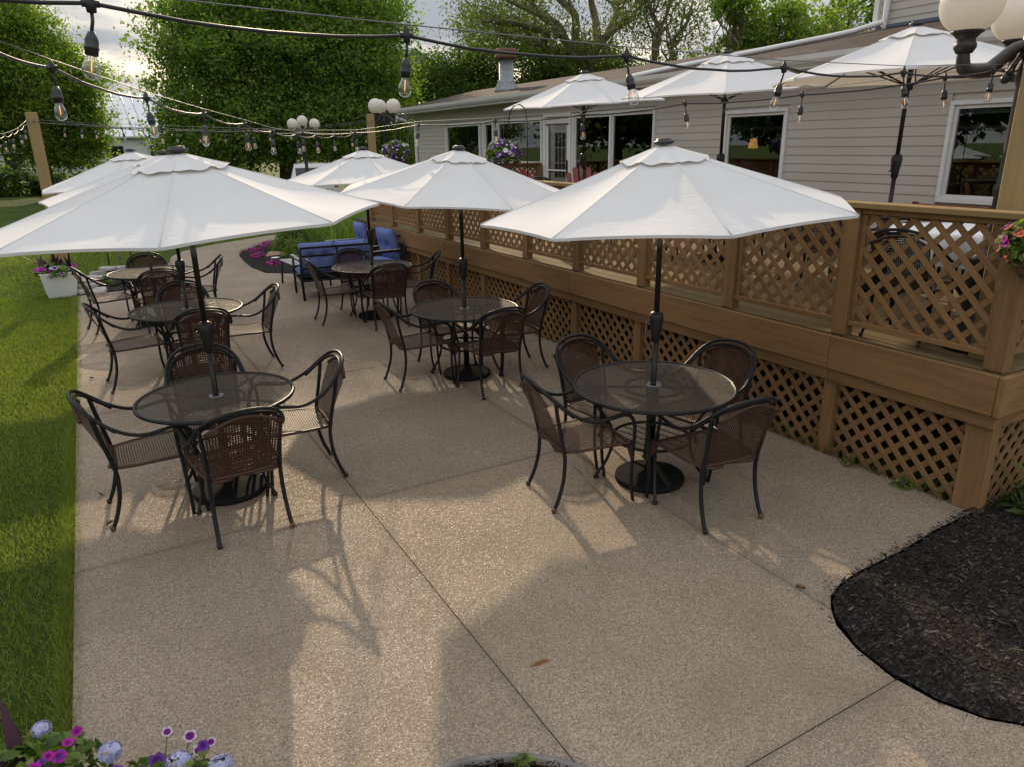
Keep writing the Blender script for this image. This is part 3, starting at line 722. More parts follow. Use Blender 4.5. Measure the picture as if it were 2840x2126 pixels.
# storm door
y0, y1, z0, z1 = openings[3]
dr = MB(); 
for (yc, zc, sy, sz) in (((y0+y1)/2, z1-.04, y1-y0, .08), (y0+.04, (z0+z1)/2, .08, z1-z0-.16), (y1-.04, (z0+z1)/2, .08, z1-z0-.16)): dr.box((-.014, yc, zc), (.07, sy-.001, sz), None, .004)
door = dr.build('door_frame', 'white_trim', house)
dl = MB(); a, b, c, d = y0+.085, y1-.085, z0+.02, z1-.125
for (yc, zc, sy, sz) in (((a+b)/2, d-.05, b-a, .10), ((a+b)/2, c+.09, b-a, .18), (a+.05, (c+d)/2, .10, d-c-.284), (b-.05, (c+d)/2, .10, d-c-.284), ((a+b)/2, 1.72, b-a-.2, .035)): dl.box((-.006, yc, zc), (.04, sy-.001, sz), None, .004)
dl.build('storm_door', 'white_vinyl', door)
g = MB(); g.add([(-.004, a+.09, c+.17), (-.004, a+.09, d-.09), (-.004, b-.09, d-.09), (-.004, b-.09, c+.17)], [(0, 1, 2, 3)]); me = g.mesh('pane', 'clear_glass')
if me.polygons[0].normal.x > 0: me.flip_normals()
link('pane', me, door)
g = MB(); g.box((.07, (a+b)/2, (c+d)/2), (.04, b-a, d-c), None, .004); inner = g.build('inner_door', 'white_trim', door)
g = MB(); g.box((.045, (a+b)/2-.04, 2.05), (.012, .42, 1.0)); g.build('door_lights', 'interior_dark', door)
g = MB()
for i in range(4): g.box((.038, (a+b)/2-.04, 1.55+i*.333), (.012, .45, .022))
for i in range(4): g.box((.036, (a+b)/2-.265+i*.15, 2.05), (.012, .022, 1.02))
g.build('muntins', 'white_trim', door)
g = MB(); g.box((-.045, a+.05, 1.80), (.02, .035, .30), None, .004); g.tube([(-.05, a+.05, 1.80), (-.085, a+.05, 1.80), (-.085, a+.14, 1.80)], .010); g.build('handle', 'black_metal', door)
# rooms behind the glass
rm = MB()
for (c, s_) in (((3.4, 10.6, 1.9), (.06, 24., 2.7)), ((1.7, 10.6, .70), (3.4, 24., .06)), ((1.7, 10.6, 3.27), (3.4, 24., .05)), ((1.7, 14.0+1.1, 1.9), (3.3, .08, 2.5)), ((1.7, 10.75, 1.9), (3.3, .08, 2.5)), ((1.7, 6.6, 1.9), (3.3, .08, 2.5)), ((1.7, 22.6, 1.9), (3.3, .08, 2.5)), ((1.7, .5, 1.9), (3.3, .08, 2.5))): rm.box(c, s_)
rm.build('room', 'interior_wall', house)
# blind in right window
mb = MB()
for i in range(3): mb.box((.075, 4.8, 2.66-i*.035), (.006, 1.42, .030), Matrix.Rotation(.3, 3, 'Y'))
mb.build('window_blind', 'white_vinyl', house)
# soffit, fascia, gutter, roof
RX0, RZ0, RX1, RZ1 = 9.02, 3.40, 12.0, 4.05
mb = MB(); mb.box((-.22, (YA+23.4)/2, EAVE+.012), (.46, 23.4-YA, .02)); mb.build('soffit', 'soffit', house)
mb = MB(); mb.box((-.455, (YA+23.4)/2, 3.325), (.022, 23.4-YA, .15), None, .004); mb.build('fascia', 'white_trim', house)
g = MB(); prof = [(-.470, 3.315), (-.545, 3.315), (-.575, 3.36), (-.590, 3.425), (-.580, 3.425), (-.560, 3.36), (-.535, 3.328), (-.474, 3.328)]
for a, b in ((YA, 11.35), (11.35, 23.45)):
    n0 = len(g.v); g.v += [(x, a, z) for x, z in prof]+[(x, b, z) for x, z in prof]; L = len(prof)
    for i in range(L): g.f.append((n0+i, n0+(i+1) % L, n0+L+(i+1) % L, n0+L+i)); g.smooth.append(False)
    g.f += [tuple(n0+i for i in range(L)), tuple(n0+L+i for i in range(L))]; g.smooth += [False, False]
gut = g.build('gutter', 'white_vinyl', house)
g = MB(); pts = [(-.53, 23.2, 3.33), (-.53, 23.2, 3.24), (-.50, 23.1, 3.16), (-.12, 22.75, 2.98), (-.06, 22.72, 2.90), (-.06, 22.72, .3)]
g.tube(catmull(pts, 5), .042, 8); g.build('downspout', 'white_vinyl', house)
def slope_roof(name, x0, z0, x1, z1, ya, yb, th=.035):
    g = MB(); sl = math.hypot(x1-x0, z1-z0)
    g.grid(lambda u, v: (x0+(x1-x0)*v-HX, ya+(yb-ya)*u, z0+(z1-z0)*v), 40, 6, False, lambda u, v: ((yb-ya)*u, sl*v))
    g.grid(lambda u, v: (x0-HX, ya+(yb-ya)*u, z0-th*(1-v)), 1, 1, False, lambda u, v: ((yb-ya)*u, .01*v))
    g.grid(lambda u, v: (x0+(x1-x0)*u-HX, yb, z0+(z1-z0)*u-th*(1-v)), 1, 1, False, lambda u, v: (sl*u, .01*v))
    return g.build(name, 'shingles', house)
roof = slope_roof('roof', RX0, RZ0, RX1, RZ1, YA-.2, 23.5)
slope_roof('roof', 15.2, 3.40, RX1+.002, RZ1, YA-.2, 23.5)
mb = MB(); mb.box((.9, 23.44, 3.40), (3.1, .05, .13), Matrix.Rotation(-math.atan2(RZ1-RZ0, RX1-RX0), 3, 'Y')); mb.build('rake_board', 'white_trim', house)
mb = MB(); mb.add([(-.4, 23.38, 3.25), (5.4, 23.38, 3.25), (2.5, 23.38, 4.0)], [(0, 1, 2)]); mb.build('gable', 'siding', house)
# chimney flue
cp = Vector((10.62, 18.85, 0))-H0; zr = RZ0+(cp.x+HX-RX0)*(RZ1-RZ0)/(RX1-RX0)
g = MB(); g.lathe([(.36, zr-.12), (.33, zr+.02), (.24, zr+.20), (.245, zr+.235), (.20, zr+.25), (.20, zr+.78)], 24, (cp.x, cp.y, 0)); fl = g.build('chimney_flue', 'galvanised', house)
g = MB(); g.lathe([(.19, zr+.77), (.30, zr+.79), (.30, zr+.90), (.285, zr+.905), (.285, zr+.91), (.30, zr+.915), (.30, zr+1.02), (.27, zr+1.04), (.02, zr+1.06)], 24, (cp.x, cp.y, 0)); g.build('flue_cap', 'rust_metal', fl)
# upper storey set back on the ridge
UX = 12.0
up_wall = MB(); up_wall.box((UX-HX+2.06, 3.6, 5.4), (4.0, 9.98, 2.9)); uw = up_wall.build('upper_wall', 'siding', house)
siding_rows(uw, H0, UX+.05, -1.3, 8.58, RZ1+.02, 6.4, [(2.2, 5.15, 4.28, 5.9)])
mb = MB(); mb.box((UX-HX+.03, 8.62, 5.25), (.07, .09, 2.4), None, .004); mb.build('corner_trim', 'white_trim', house)
g = MB(); g.tube(catmull([(UX-HX-.04, 8.40, 6.5), (UX-HX-.04, 8.40, 4.22), (UX-HX-.08, 8.42, 4.14), (UX-HX-.35, 8.6, 4.05), (1.9, 8.95, 3.97), (.2, 10.9, 3.60), (-.25, 11.28, 3.50), (-.42, 11.40, 3.46), (-.50, 11.42, 3.40)], 5), .045, 8); g.build('roof_drain_pipe', 'white_vinyl', house)
def upper_window(y0, y1, z0, z1):
    g = MB(); X = UX-HX+.02
    for (yc, zc, sy, sz) in (((y0+y1)/2, z0+.05, y1-y0, .1), ((y0+y1)/2, z1-.05, y1-y0, .1), (y0+.05, (z0+z1)/2, .1, z1-z0-.2), (y1-.05, (z0+z1)/2, .1, z1-z0-.2), ((y0+y1)/2, (z0+z1)/2, .12, z1-z0-.2)): g.box((X, yc, zc), (.08, sy-.001, sz), None, .004)
    f = g.build('window_frame', 'white_trim', house); g = MB(); g.box((X+.03, (y0+y1)/2, (z0+z1)/2), (.02, y1-y0-.1, z1-z0-.1)); g.build('pane', 'car_glass', f)
upper_window(2.25, 5.1, 4.30, 5.85)
mb = MB(); mb.box((UX-HX-.01, 3.6, RZ1+.02), (.10, 9.9, .05)); mb.build('flashing', 'steel_roof_dark', house)

# ================================================================== FURNITURE
def mirror(p): return (-p[0], p[1], p[2])
def make_chair():
    root = thing('wicker_armchair', 'chair', 'chair')
    half = [(.262, .285, .0), (.268, .262, .16), (.280, .262, .40), (.290, .262, .54), (.293, .235, .622), (.293, .175, .650), (.290, .09, .640), (.288, .0, .628), (.284, -.09, .645), (.272, -.19, .700), (.245, -.275, .775), (.19, -.335, .835), (.105, -.368, .868)]
    path = half + [(0, -.378, .878)] + [mirror(p) for p in reversed(half)]
    b = MB(); b.tube(catmull(path, 4), .0122, 8); b.build('arm_frame', 'blue_black_metal', root)
    inn = [(.262, -.165, .668), (.238, -.25, .745), (.182, -.312, .808), (.10, -.345, .840)]
    b = MB(); b.tube(catmull(inn+[(0, -.354, .850)]+[mirror(p) for p in reversed(inn)], 4), .0105, 8); b.build('inner_rail', 'blue_black_metal', root)
    for s in (1, -1):
        b = MB(); b.tube(catmull([(s*.238, -.283, .778), (s*.226, -.262, .66), (s*.217, -.232, .52), (s*.214, -.212, .42), (s*.214, -.205, .34), (s*.216, -.215, .22), (s*.220, -.248, .10), (s*.225, -.292, .0)], 4), .0135, 8); lg = b.build('rear_leg', 'blue_black_metal', root)
        b = MB(); b.lathe([(.0140, .002), (.0165, .006), (.0165, .030), (.0140, .034)], 8, (s*.2245, -.288, 0)); b.build('foot_cap', 'rust_metal' if s > 0 else 'black_plastic', lg)
    # seat
    def seat_pt(u, v):
        y = -.205+.455*v; hw = .205+.05*v; x = (2*u-1)*hw; z = .420+.018*v-.014*(1-(2*u-1)**2)*math.sin(math.pi*min(1, v*1.02))
        if v > .93: z -= (v-.93)*.35
        return (x, y, z)
    b = MB(); b.grid(seat_pt, 10, 14, True, lambda u, v: ((2*u-1)*.23, .455*v)); b.build('seat', 'wicker_seat', root)
    sf = [(.205, -.205, .413), (.255, .23, .430), (.24, .252, .422), (0, .258, .420)]
    b = MB(); b.tube(catmull([(0, -.21, .410)]+sf+[mirror(p) for p in reversed(sf[:-1])], 3, True), .011, 7); b.build('seat_rim', 'wicker_solid', root)
    for s in (1, -1):
        b = MB(); 
        def ap(u, v): 
            x = .268-.13*u*(1-.2*v); dz = .11*(1-u)**1.3*v; return (s*x, .256-.004*v, .418-dz)
        b.grid(ap, 4, 4, True, lambda u, v: (.13*u, .1*v)); b.build('corner_apron', 'wicker_solid', root)
    # back panel
    def back_pt(u, v):
        a = 2*u-1; zt = .735+.100*math.cos(a*1.35)**1.0-.0; z = .425+(zt-.425)*v; hw = .198+.026*v
        y = -.212-.128*v**1.15-.026*(1-a*a)*(.35+.65*v)
        return (a*hw, y, z)
    b = MB(); b.grid(back_pt, 14, 14, True, lambda u, v: ((2*u-1)*.22, .4*v)); b.build('back_panel', 'wicker_back', root)
    pts = [back_pt(i/10, 1.0) for i in range(11)]
    b = MB(); b.tube(pts, .0115, 7); b.build('woven_edging', 'wicker_solid', root)
    b = MB(); b.tube([back_pt(i/10, 0.0) for i in range(11)], .0135, 7); b.build('woven_edging', 'wicker_solid', root)
    return root
def make_table():
    root = thing('patio_table', 'table', 'table'); R = .55
    b = MB()
    n = 64; b.add([(0, 0, .716)]+[(R*.992*math.cos(2*math.pi*k/n), R*.992*math.sin(2*math.pi*k/n), .716) for k in range(n)], [(0, 1+k, 1+(k+1) % n) for k in range(n)])
    b.uv = {i: (v[0], v[1]) for i, v in enumerate(b.v)}
    b.build('table_top', 'mesh_metal', root)
    b = MB(); b.tube([(R*math.cos(a), R*math.sin(a), .712) for a in [2*math.pi*k/64 for k in range(64)]], .0135, 8, True); b.build('rim', 'blue_black_metal', root)
    b = MB(); b.lathe([(.028, .712), (.028, .722), (.052, .722), (.052, .717)], 20); b.build('umbrella_collar', 'galvanised', root)
    b = MB()
    b.tube([(.20*math.cos(a), .20*math.sin(a), .700) for a in [2*math.pi*k/32 for k in range(32)]], .010, 6, True)
    for k in range(4):
        a = math.pi/4+k*math.pi/2; b.tube([(.06*math.cos(a), .06*math.sin(a), .703), (.545*math.cos(a), .545*math.sin(a), .703)], .009, 6)
    b.build('under_frame', 'black_metal', root)
    for k in range(4):
        a = math.pi/4+k*math.pi/2; c, s = math.cos(a), math.sin(a)
        prof = [(.46, .700), (.43, .62), (.345, .50), (.285, .40), (.268, .33), (.285, .22), (.33, .11), (.372, .045), (.385, .022)]
        b = MB(); b.tube(catmull([(r*c, r*s, z) for r, z in prof], 4), .0115, 8); lg = b.build('leg', 'black_metal', root)
        b = MB(); b.lathe([(.0, .0), (.020, .003), (.022, .012), (.014, .024), (.0, .028)], 10, (.386*c, .386*s, 0)); b.build('foot', 'black_metal', lg)
    b = MB(); b.tube([(.272*math.cos(a), .272*math.sin(a), .335) for a in [2*math.pi*k/40 for k in range(40)]], .011, 6, True)
    for k in range(7):
        x = -.24+.08*k; hh = math.sqrt(.27**2-x*x); b.tube([(x, -hh, .333), (x, hh, .333)], .004, 5)
    b.build('ring_shelf', 'black_metal', root)
    return root
UT, UE, UR = 2.33, 1.872, 1.185
def make_umbrella():
    root = thing('patio_umbrella', 'umbrella', 'umbrella')
    b = MB(); b.tube([(0, 0, .30), (0, 0, 1.10)], .0195, 12); b.tube([(0, 0, 1.10), (0, 0, 2.28)], .0185, 12); b.build('pole', 'pole_metal', root)
    b = MB(); b.tube([(0, 0, 1.66), (0, 0, 1.73)], .0192, 12); b.build('pole_joint', 'wire_steel', root)
    b = MB(); b.lathe([(.021, 1.02), (.030, 1.03), (.036, 1.10), (.046, 1.16), (.048, 1.20), (.040, 1.225), (.022, 1.235)], 14); ch = b.build('crank_housing', 'black_plastic', root)
    b = MB(); b.tube([(-.045, 0, 1.17), (-.075, 0, 1.17), (-.080, 0, 1.09), (-.115, 0, 1.085)], .007, 6); b.build('crank_handle', 'black_plastic', ch)
    def edge_prof(s): return UR*s, UT-.055-(UT-.055-UE)*(s**.96)
    b = MB()
    for k in range(8):
        a0, a1 = math.pi/8+k*math.pi/4, math.pi/8+(k+1)*math.pi/4
        def pt(u, v, a0=a0, a1=a1, k=k):
            s = .075+.925*v; r, z = edge_prof(s); t = u
            p0 = Vector((r*math.cos(a0), r*math.sin(a0), z)); p1 = Vector((r*math.cos(a1), r*math.sin(a1), z)); p = p0.lerp(p1, t)
            q = 4*t*(1-t); p.z -= .034*q*math.sin(math.pi*min(1, s**1.25))+.004*q*s; 
            p.z += .009*q*s**7-.005*(1-q)*s**9      # tips droop, hem lifts between them
            pull = 1-.004*q*s**3; p.x *= pull; p.y *= pull
            p.z += .006*math.sin(9*t+k*1.7)*math.sin(5*s+k)*q*s*(1-s**4)
            # tension creases running to rib tips
            p.z += .0015*math.cos(t*6.283*5)*(s**6)*(1-q)
            return p
        b.grid(pt, 12, 14, True)
        # hem lip
        b.grid(lambda u, v, pt=pt: pt(u, 1)+Vector((0, 0, -.016*v)), 12, 1, True)
    cn = b.build('canopy', 'canvas', root)
    for k in range(8):
        a = math.pi/8+k*math.pi/4; b = MB(); b.tube([(edge_prof(.2+.8*i/10)[0]*math.cos(a), edge_prof(.2+.8*i/10)[0]*math.sin(a), edge_prof(.2+.8*i/10)[1]-.0005) for i in range(11)], .0032, 6); b.build('seam_tape', 'canvas', cn)
    b = MB()
    for k in range(8):
        a0, a1 = math.pi/8+k*math.pi/4, math.pi/8+(k+1)*math.pi/4
        def pv(u, v, a0=a0, a1=a1, k=k):
            s = .04+.205*v; r, z = edge_prof(s); z += .010+.007*v
            p0 = Vector((r*math.cos(a0), r*math.sin(a0), z)); p1 = Vector((r*math.cos(a1), r*math.sin(a1), z)); p = p0.lerp(p1, u); q = 4*u*(1-u)
            p.z += -.014*q*v + .006*v**3*math.sin(u*6.283*1.5+k*2.1); pull = 1+.028*v**4*math.sin(u*6.283*1.5+k*1.3); p.x *= pull; p.y *= pull; return p
        b.grid(pv, 12, 6, True)
    b.build('vent_flap', 'canvas', root)
    b = MB(); b.lathe([(.046, UT-.056), (.064, UT-.048), (.065, UT-.036), (.048, UT-.032), (.046, UT-.020), (.0, UT-.018)], 20); b.build('finial', 'black_plastic', root)
    for k in range(8):
        a = math.pi/8+k*math.pi/4; c, s = math.cos(a), math.sin(a)
        r1, z1 = edge_prof(.985); rm, zm = edge_prof(.52)
        b = MB(); b.tube([(.035*c, .035*s, UT-.085), (r1*c, r1*s, z1-.022)], .0075, 6); rb = b.build('rib', 'black_metal', root)
        b = MB(); b.tube([(.040*c, .040*s, 1.80), (rm*c, rm*s, zm-.030)], .006, 6); b.build('stretcher', 'black_metal', rb)
        b = MB(); b.sphere((UR*.998*c, UR*.998*s, UE-.010), .007, 8, 6); b.build('rib_tip', 'canvas', rb)
    b = MB(); b.lathe([(.022, 1.775), (.042, 1.78), (.042, 1.82), (.022, 1.83)], 14); b.build('runner', 'black_plastic', root)
    b = MB(); b.lathe([(.022, 2.215), (.042, 2.22), (.042, 2.26), (.022, 2.27)], 14); b.build('hub', 'black_plastic', root)
    return root
def make_base():
    root = thing('umbrella_base', 'base', 'umbrella base')
    prof = [(.245, .0), (.250, .018), (.247, .036)]
    k = 12
    for i in range(k): 
        r = .240-(.19)*i/(k-1); z = .040+.048*(i/(k-1)); prof += [(r, z+.004), (r-.008, z-.002)]
    prof += [(.036, .10), (.034, .11)]
    b = MB(); b.lathe(prof, 36, wave=lambda i, a: 1+.006*math.sin(a*36+i*math.pi/1)); b.build('weighted_disc', 'cast_resin', root)
    b = MB(); b.lathe([(.028, .09), (.028, .42), (.031, .42), (.031, .44), (.022, .445)], 16); st = b.build('stem', 'black_metal', root)
    b = MB(); b.tube([(.025, 0, .36), (.060, 0, .36)], .007, 6); b.sphere((.068, 0, .36), .016, 10, 6); b.build('tightening_knob', 'black_plastic', st)
    return root
chair0, table0, umb0, base0 = make_chair(), make_table(), make_umbrella(), make_base()
_used = set()
def put(proto, loc, rotz, label, group=None, scale=None, tilt=None):
    if id(proto) not in _used: _used.add(id(proto)); o = proto
    else: o = copy_tree(proto)
    o.location = loc; o.rotation_euler = ((tilt[0] if tilt else 0), (tilt[1] if tilt else 0), rotz); o['label'] = label
    if group: o['group'] = group
    if scale: o.scale = (scale,)*3
    return o
T = {'T1': (.53, 5.06), 'T2': (.70, 8.20), 'T3': (.58, 11.09), 'T4': (3.29, 9.75), 'T5': (3.17, 6.58), 'T6': (3.19, 3.645)}
TN = {'T1': 'nearest lawn-side table', 'T2': 'middle lawn-side table', 'T3': 'farthest lawn-side table', 'T4': 'farthest deck-side table', 'T5': 'middle deck-side table', 'T6': 'nearest deck-side table'}
UN = {'T1': 31, 'T2': 30, 'T3': 24, 'T4': 40, 'T5': 42, 'T6': 20}
SH = {'T1': dict(W=(178, .47, 3), S=(-89, .50, 3), E=(2, .50, -4), N=(89, .46, 0)),
      'T2': dict(W=(180, .55, 4), S=(-84, .52, -6), E=(-2, .57, 2), N=(86, .50, 3)),
      'T3': dict(W=(184, .56, 8), S=(-89, .55, 4), E=(-2, .56, -3), N=(91, .50, 0)),
      'T4': dict(W=(172, .52, 6), S=(-93, .54, -3), E=(-8, .60, -14), N=(94, .46, 4)),
      'T5': dict(W=(170, .52, 9), S=(-87, .50, -5), E=(0, .58, -6), N=(90, .46, 5)),
      'T6': dict(W=(169, .56, 2), S=(-86, .52, -9), E=(4, .50, 6), N=(93, .52, 4))}
CN = {'W': 'lawn side', 'S': 'side nearest the camera', 'E': 'deck side', 'N': 'far side'}
for n, (x, y) in T.items():
    tb = put(table0, (x, y, 0), random.uniform(-.2, .2), f'round black mesh patio table, {TN[n].replace(" table", "")} one', 'round patio tables')
    tb.scale = (.92, .92, 1) if n == 'T1' else (1, 1, 1)
    put(base0, (x, y, 0), random.uniform(0, 6), f'black woven-pattern disc umbrella base under the {TN[n]}', 'umbrella bases')
    o = put(umb0, (x, y, 0), R_(UN[n]-22.5), f'white market umbrella over the {TN[n]}', 'white market umbrellas', None, {'T5': (.0, -.002), 'T1': (.002, -.004)}.get(n, (random.uniform(-.008, .008), random.uniform(-.008, .008))))
    ct_ = {'T5': (.075, 0), 'T1': (.0, -.052), 'T2': (0, -.02), 'T4': (-.015, 0)}.get(n)
    if ct_:      # the canopy leans a little on its pole
        pv_ = Vector((0, 0, 2.22)); Mt = Matrix.Translation(pv_+Vector((0, 0, .025 if n == 'T1' else 0))) @ Matrix.Rotation(ct_[0], 4, 'X') @ Matrix.Rotation(ct_[1], 4, 'Y') @ Matrix.Translation(-pv_)
        for c_ in o.children:
            if c_.name.split('.')[0] in ('canopy', 'vent_flap', 'finial', 'rib', 'hub'): c_.matrix_local = Mt
    for s, (ang, r, tw) in SH[n].items():
        px, py = x+r*math.cos(R_(ang)), y+r*math.sin(R_(ang))
        face = R_(ang+180+tw)-math.pi/2
        nm = TN[n]
        put(chair0, (px, py, 0), face, f'brown wicker armchair on the {CN[s]} of the {nm}', 'wicker armchairs around the tables')
# ---- deck tables, chairs and umbrellas
DU = {'A': (6.33, 8.99, 5, 'farthest of the three on the deck', (.01, -.01)), 'B': (6.49, 6.44, 22, 'middle of the three on the deck', (.0, -.01)), 'C': (6.43, 4.22, 8, 'nearest of the three on the deck', (-.01, .035))}
for n, (x, y, rz, lab, tl) in DU.items():
    put(umb0, (x, y, DZ), R_(rz), f'white market umbrella, {lab}', 'white market umbrellas', None, tl)
    put(base0, (x, y, DZ), 0, f'black disc base of the umbrella, {lab}', 'umbrella bases')
    put(table0, (x, y, DZ), 0, f'round black table under the umbrella, {lab}', 'round patio tables')
dk = 0
for n in 'ABC':
    x, y = DU[n][:2]
    for ang, side in ((100, 'far side'), (180, 'patio side'), (-85, 'near side')):
        px, py = x+.62*math.cos(R_(ang)), y+.62*math.sin(R_(ang))
        put(chair0, (px, py, DZ), R_(ang+180)-math.pi/2, f'dark wicker armchair on the {side} of the deck table under the {DU[n][3].split(" of")[0]} deck umbrella', 'wicker armchairs on the deck')
# cloth-covered table just behind the railing, with a chair
ct = thing('clothed_table', 'small table under a white cloth behind the nearest railing panel', 'table', (5.58, 3.12, DZ), .1)
b = MB(); b.lathe([(.0, .70), (.42, .70), (.42, .715), (.0, .718)], 32); b.build('table_top', 'black_metal', ct)
for k in range(4):
    a = k*math.pi/2+.6; b = MB(); b.tube([(.33*math.cos(a), .33*math.sin(a), .70), (.28*math.cos(a), .28*math.sin(a), .35), (.36*math.cos(a), .36*math.sin(a), 0)], .012, 8); b.build('leg', 'black_metal', ct)
b = MB()
def cloth(u, v):
    x, y = (2*u-1)*.66, (2*v-1)*.66; r = math.hypot(x, y)
    if r <= .43: return (x, y, .724)
    k = .43/r; ex = r-.43; a = math.atan2(y, x); fl = .43+.03*math.sin(a*9)*min(1, ex*6)+.02*min(1, ex*10); return (fl*math.cos(a), fl*math.sin(a), .724-ex*.95)
b.grid(cloth, 44, 44, True); tc_ = b.build('tablecloth', 'cloth_white'); tag(tc_, 'white square cloth draped over the small deck table by the railing', 'tablecloth'); tc_.location = (5.58, 3.12, DZ+.004); tc_.rotation_euler.z = .5
put(chair0, (5.02, 3.02, DZ), -math.pi/2+R_(8), 'black woven armchair behind the lattice of the nearest railing panel', 'wicker armchairs on the deck', .90)

# ---- Adirondack chairs and bench (deck)
def make_adirondack():
    root = thing('adirondack_chair', 'chair', 'chair')
    for i in range(5):
        x = -.22+.11*i; h = (.62, .73, .78, .73, .62)[i]; b = MB()
        prof = [(-.048, 0), (.048, 0), (.050, h-.05), (.035, h-.012), (0, h), (-.035, h-.012), (-.050, h-.05)]
        L = len(prof); fan = (i-2)*.035
        vs = [(x+px+fan*pz, -.20-pz*.42+dy, .30+pz*.86) for dy in (0, -.022) for px, pz in prof]
        b.add(vs, [tuple(range(L)), tuple(reversed(range(L, 2*L)))]+[(j, (j+1) % L, L+(j+1) % L, L+j) for j in range(L)]); b.build('back_slat', 'red_paint', root)
    for i in range(5):
        b = MB(); b.box((0, -.17+.115*i, .30+.022*i), (.52, .10, .022), Matrix.Rotation(.19, 3, 'X'), .003); b.build('seat_slat', 'red_paint', root)
    for s in (1, -1):
        b = MB(); b.box((s*.33, .06, .555), (.12, .70, .024), None, .004); b.build('armrest', 'red_paint', root)
        b = MB(); b.box((s*.275, .33, .272), (.024, .10, .544), None, .003); b.build('front_leg', 'red_paint', root)
        b = MB(); b.box((s*.275, -.02, .21), (.024, .92, .11), Matrix.Rotation(.30, 3, 'X'), .003); b.build('side_rail', 'red_paint', root)
        b = MB(); b.box((s*.315, -.26, .28), (.03, .06, .52), None, .003); b.build('rear_leg', 'red_paint', root)
    b = MB(); b.box((0, -.295, .52), (.62, .022, .07), None, .003); b.build('back_brace', 'red_paint', root)
    return root
ad0 = make_adirondack()
put(ad0, (7.05, 11.05, DZ), R_(-150), 'dark red wooden fan-back chair in front of the white door', 'red wooden deck chairs')
put(ad0, (8.2, 11.55, DZ), R_(155), 'dark red wooden fan-back chair beside the farthest deck umbrella pole', 'red wooden deck chairs')
bn = thing('garden_bench', 'dark red slatted wooden bench on the deck under the right-hand window', 'bench', (7.55, 4.25, DZ), R_(90)); bn.scale = (1, 1, .86)
for i in range(5):
    b = MB(); b.box((0, -.20-.02*i, .48+.075*i), (1.25, .022, .055), Matrix.Rotation(-.2, 3, 'X'), .003); b.build('back_slat', 'red_paint', bn)
for i in range(5):
    b = MB(); b.box((0, -.15+.09*i, .42), (1.25, .075, .022), None, .003); b.build('seat_slat', 'red_paint', bn)
for s in (1, -1):
    b = MB(); b.box((s*.60, .22, .31), (.05, .05, .62), None, .004); b.build('leg', 'red_paint', bn)
    b = MB(); b.box((s*.60, -.25, .41), (.05, .05, .84), Matrix.Rotation(.12, 3, 'X'), .004); b.build('leg', 'red_paint', bn)
    b = MB(); b.box((s*.60, 0, .635), (.06, .54, .03), None, .004); b.build('armrest', 'red_paint', bn)

# ---- blue lounge set
def pillow(name, parent, c, size, rot, puff=.5, tufts=2):
    b = MB(); sx, sy, sz = size
    def side(sg):
        def f(u, v):
            a, d = 2*u-1, 2*v-1
            e = (1-abs(a)**3.2)*(1-abs(d)**3.2); h = sz/2*(e**.42)*sg
            for tx in ([0] if tufts == 1 else [-.42, .42]):
                h -= sg*sz*.30*math.exp(-((a-tx)**2*22+(d-.05)**2*22))
            pin = 1+.035*(abs(a)**6)*(abs(d)**6)
            return rot @ Vector((a*sx/2*pin*(1-.03*(1-abs(a))), d*sy/2*pin, h)) + Vector(c)
        return f
    b.grid(side(1), 20, 16, True); b.grid(side(-1), 20, 16, True)
    return b.build(name, 'blue_cushion', parent)
def make_lounge(width, name, label, loc, rz, seats):
    root = thing(name, label, 'loveseat' if seats > 1 else 'armchair', loc, rz); w = width/2
    for s in (1, -1):
        b = MB(); b.tube([(s*w, .33, 0), (s*w, .33, .60)], .02, 4); b.tube([(s*w, .33, .60), (s*w, -.34, .62)], .022, 4); b.build('arm_frame', 'black_metal', root)
        b = MB(); b.tube([(s*w, -.42, 0), (s*w, -.34, .35), (s*w, -.46, .84)], .021, 4); b.build('rear_post', 'black_metal', root)
        b = MB(); b.box((s*w, .02, .635), (.055, .70, .018), None, .004); b.build('armrest', 'grey_slat', root)
    b = MB(); b.tube([(-w, .33, .30), (w, .33, .30), (w, -.35, .30), (-w, -.35, .30)], .019, 4, True); 
    for i in range(6): b.box((0, -.28+.11*i, .315), (width, .06, .012))
    b.build('seat_frame', 'black_metal', root)
    for zz, yy in ((.83, -.457), (.70, -.425), (.50, -.382), (.40, -.36)):
        b = MB(); b.box((0, yy, zz), (width-.02, .022, .030 if zz < .8 else .034), None, .003); b.build('back_rail', 'black_metal', root)
    if seats > 1:
        b = MB(); b.tube([(0, -.35, .33), (0, -.455, .82)], .019, 4); b.build('back_rail', 'black_metal', root)
    for i in range(seats):
        cx = (i-(seats-1)/2)*(width/seats)
        pillow('seat_cushion', root, (cx, 0, .40), (width/seats*.98, .64, .17), Matrix.Rotation(0, 3, 'X'))
        pillow('back_cushion', root, (cx, -.275, .655 if seats > 1 else .70), (width/seats*.98, .46 if seats > 1 else .56, .20), Matrix.Rotation(math.pi/2-.20, 3, 'X') @ Matrix.Rotation(0, 3, 'Z'))
    return root
make_lounge(1.14, 'loveseat', 'black metal loveseat with blue cushions, its back to the camera', (3.30, 11.80, 0), R_(-4), 2)
make_lounge(.62, 'lounge_chair', 'blue cushioned metal armchair near the deck skirt, nearer one', (4.12, 12.05, 0), R_(97), 1)
make_lounge(.62, 'lounge_chair', 'blue cushioned metal armchair farther back against the tall grass', (4.08, 13.35, 0), R_(88), 1)
cf = thing('coffee_table', 'low slatted grey coffee table at the end of the blue loveseat', 'table', (3.10, 12.86, 0), R_(3))
for i in range(6):
    b = MB(); b.box((-.27+.108*i, 0, .42), (.100, .82, .018), None, .003); b.build('slat', 'grey_slat', cf)
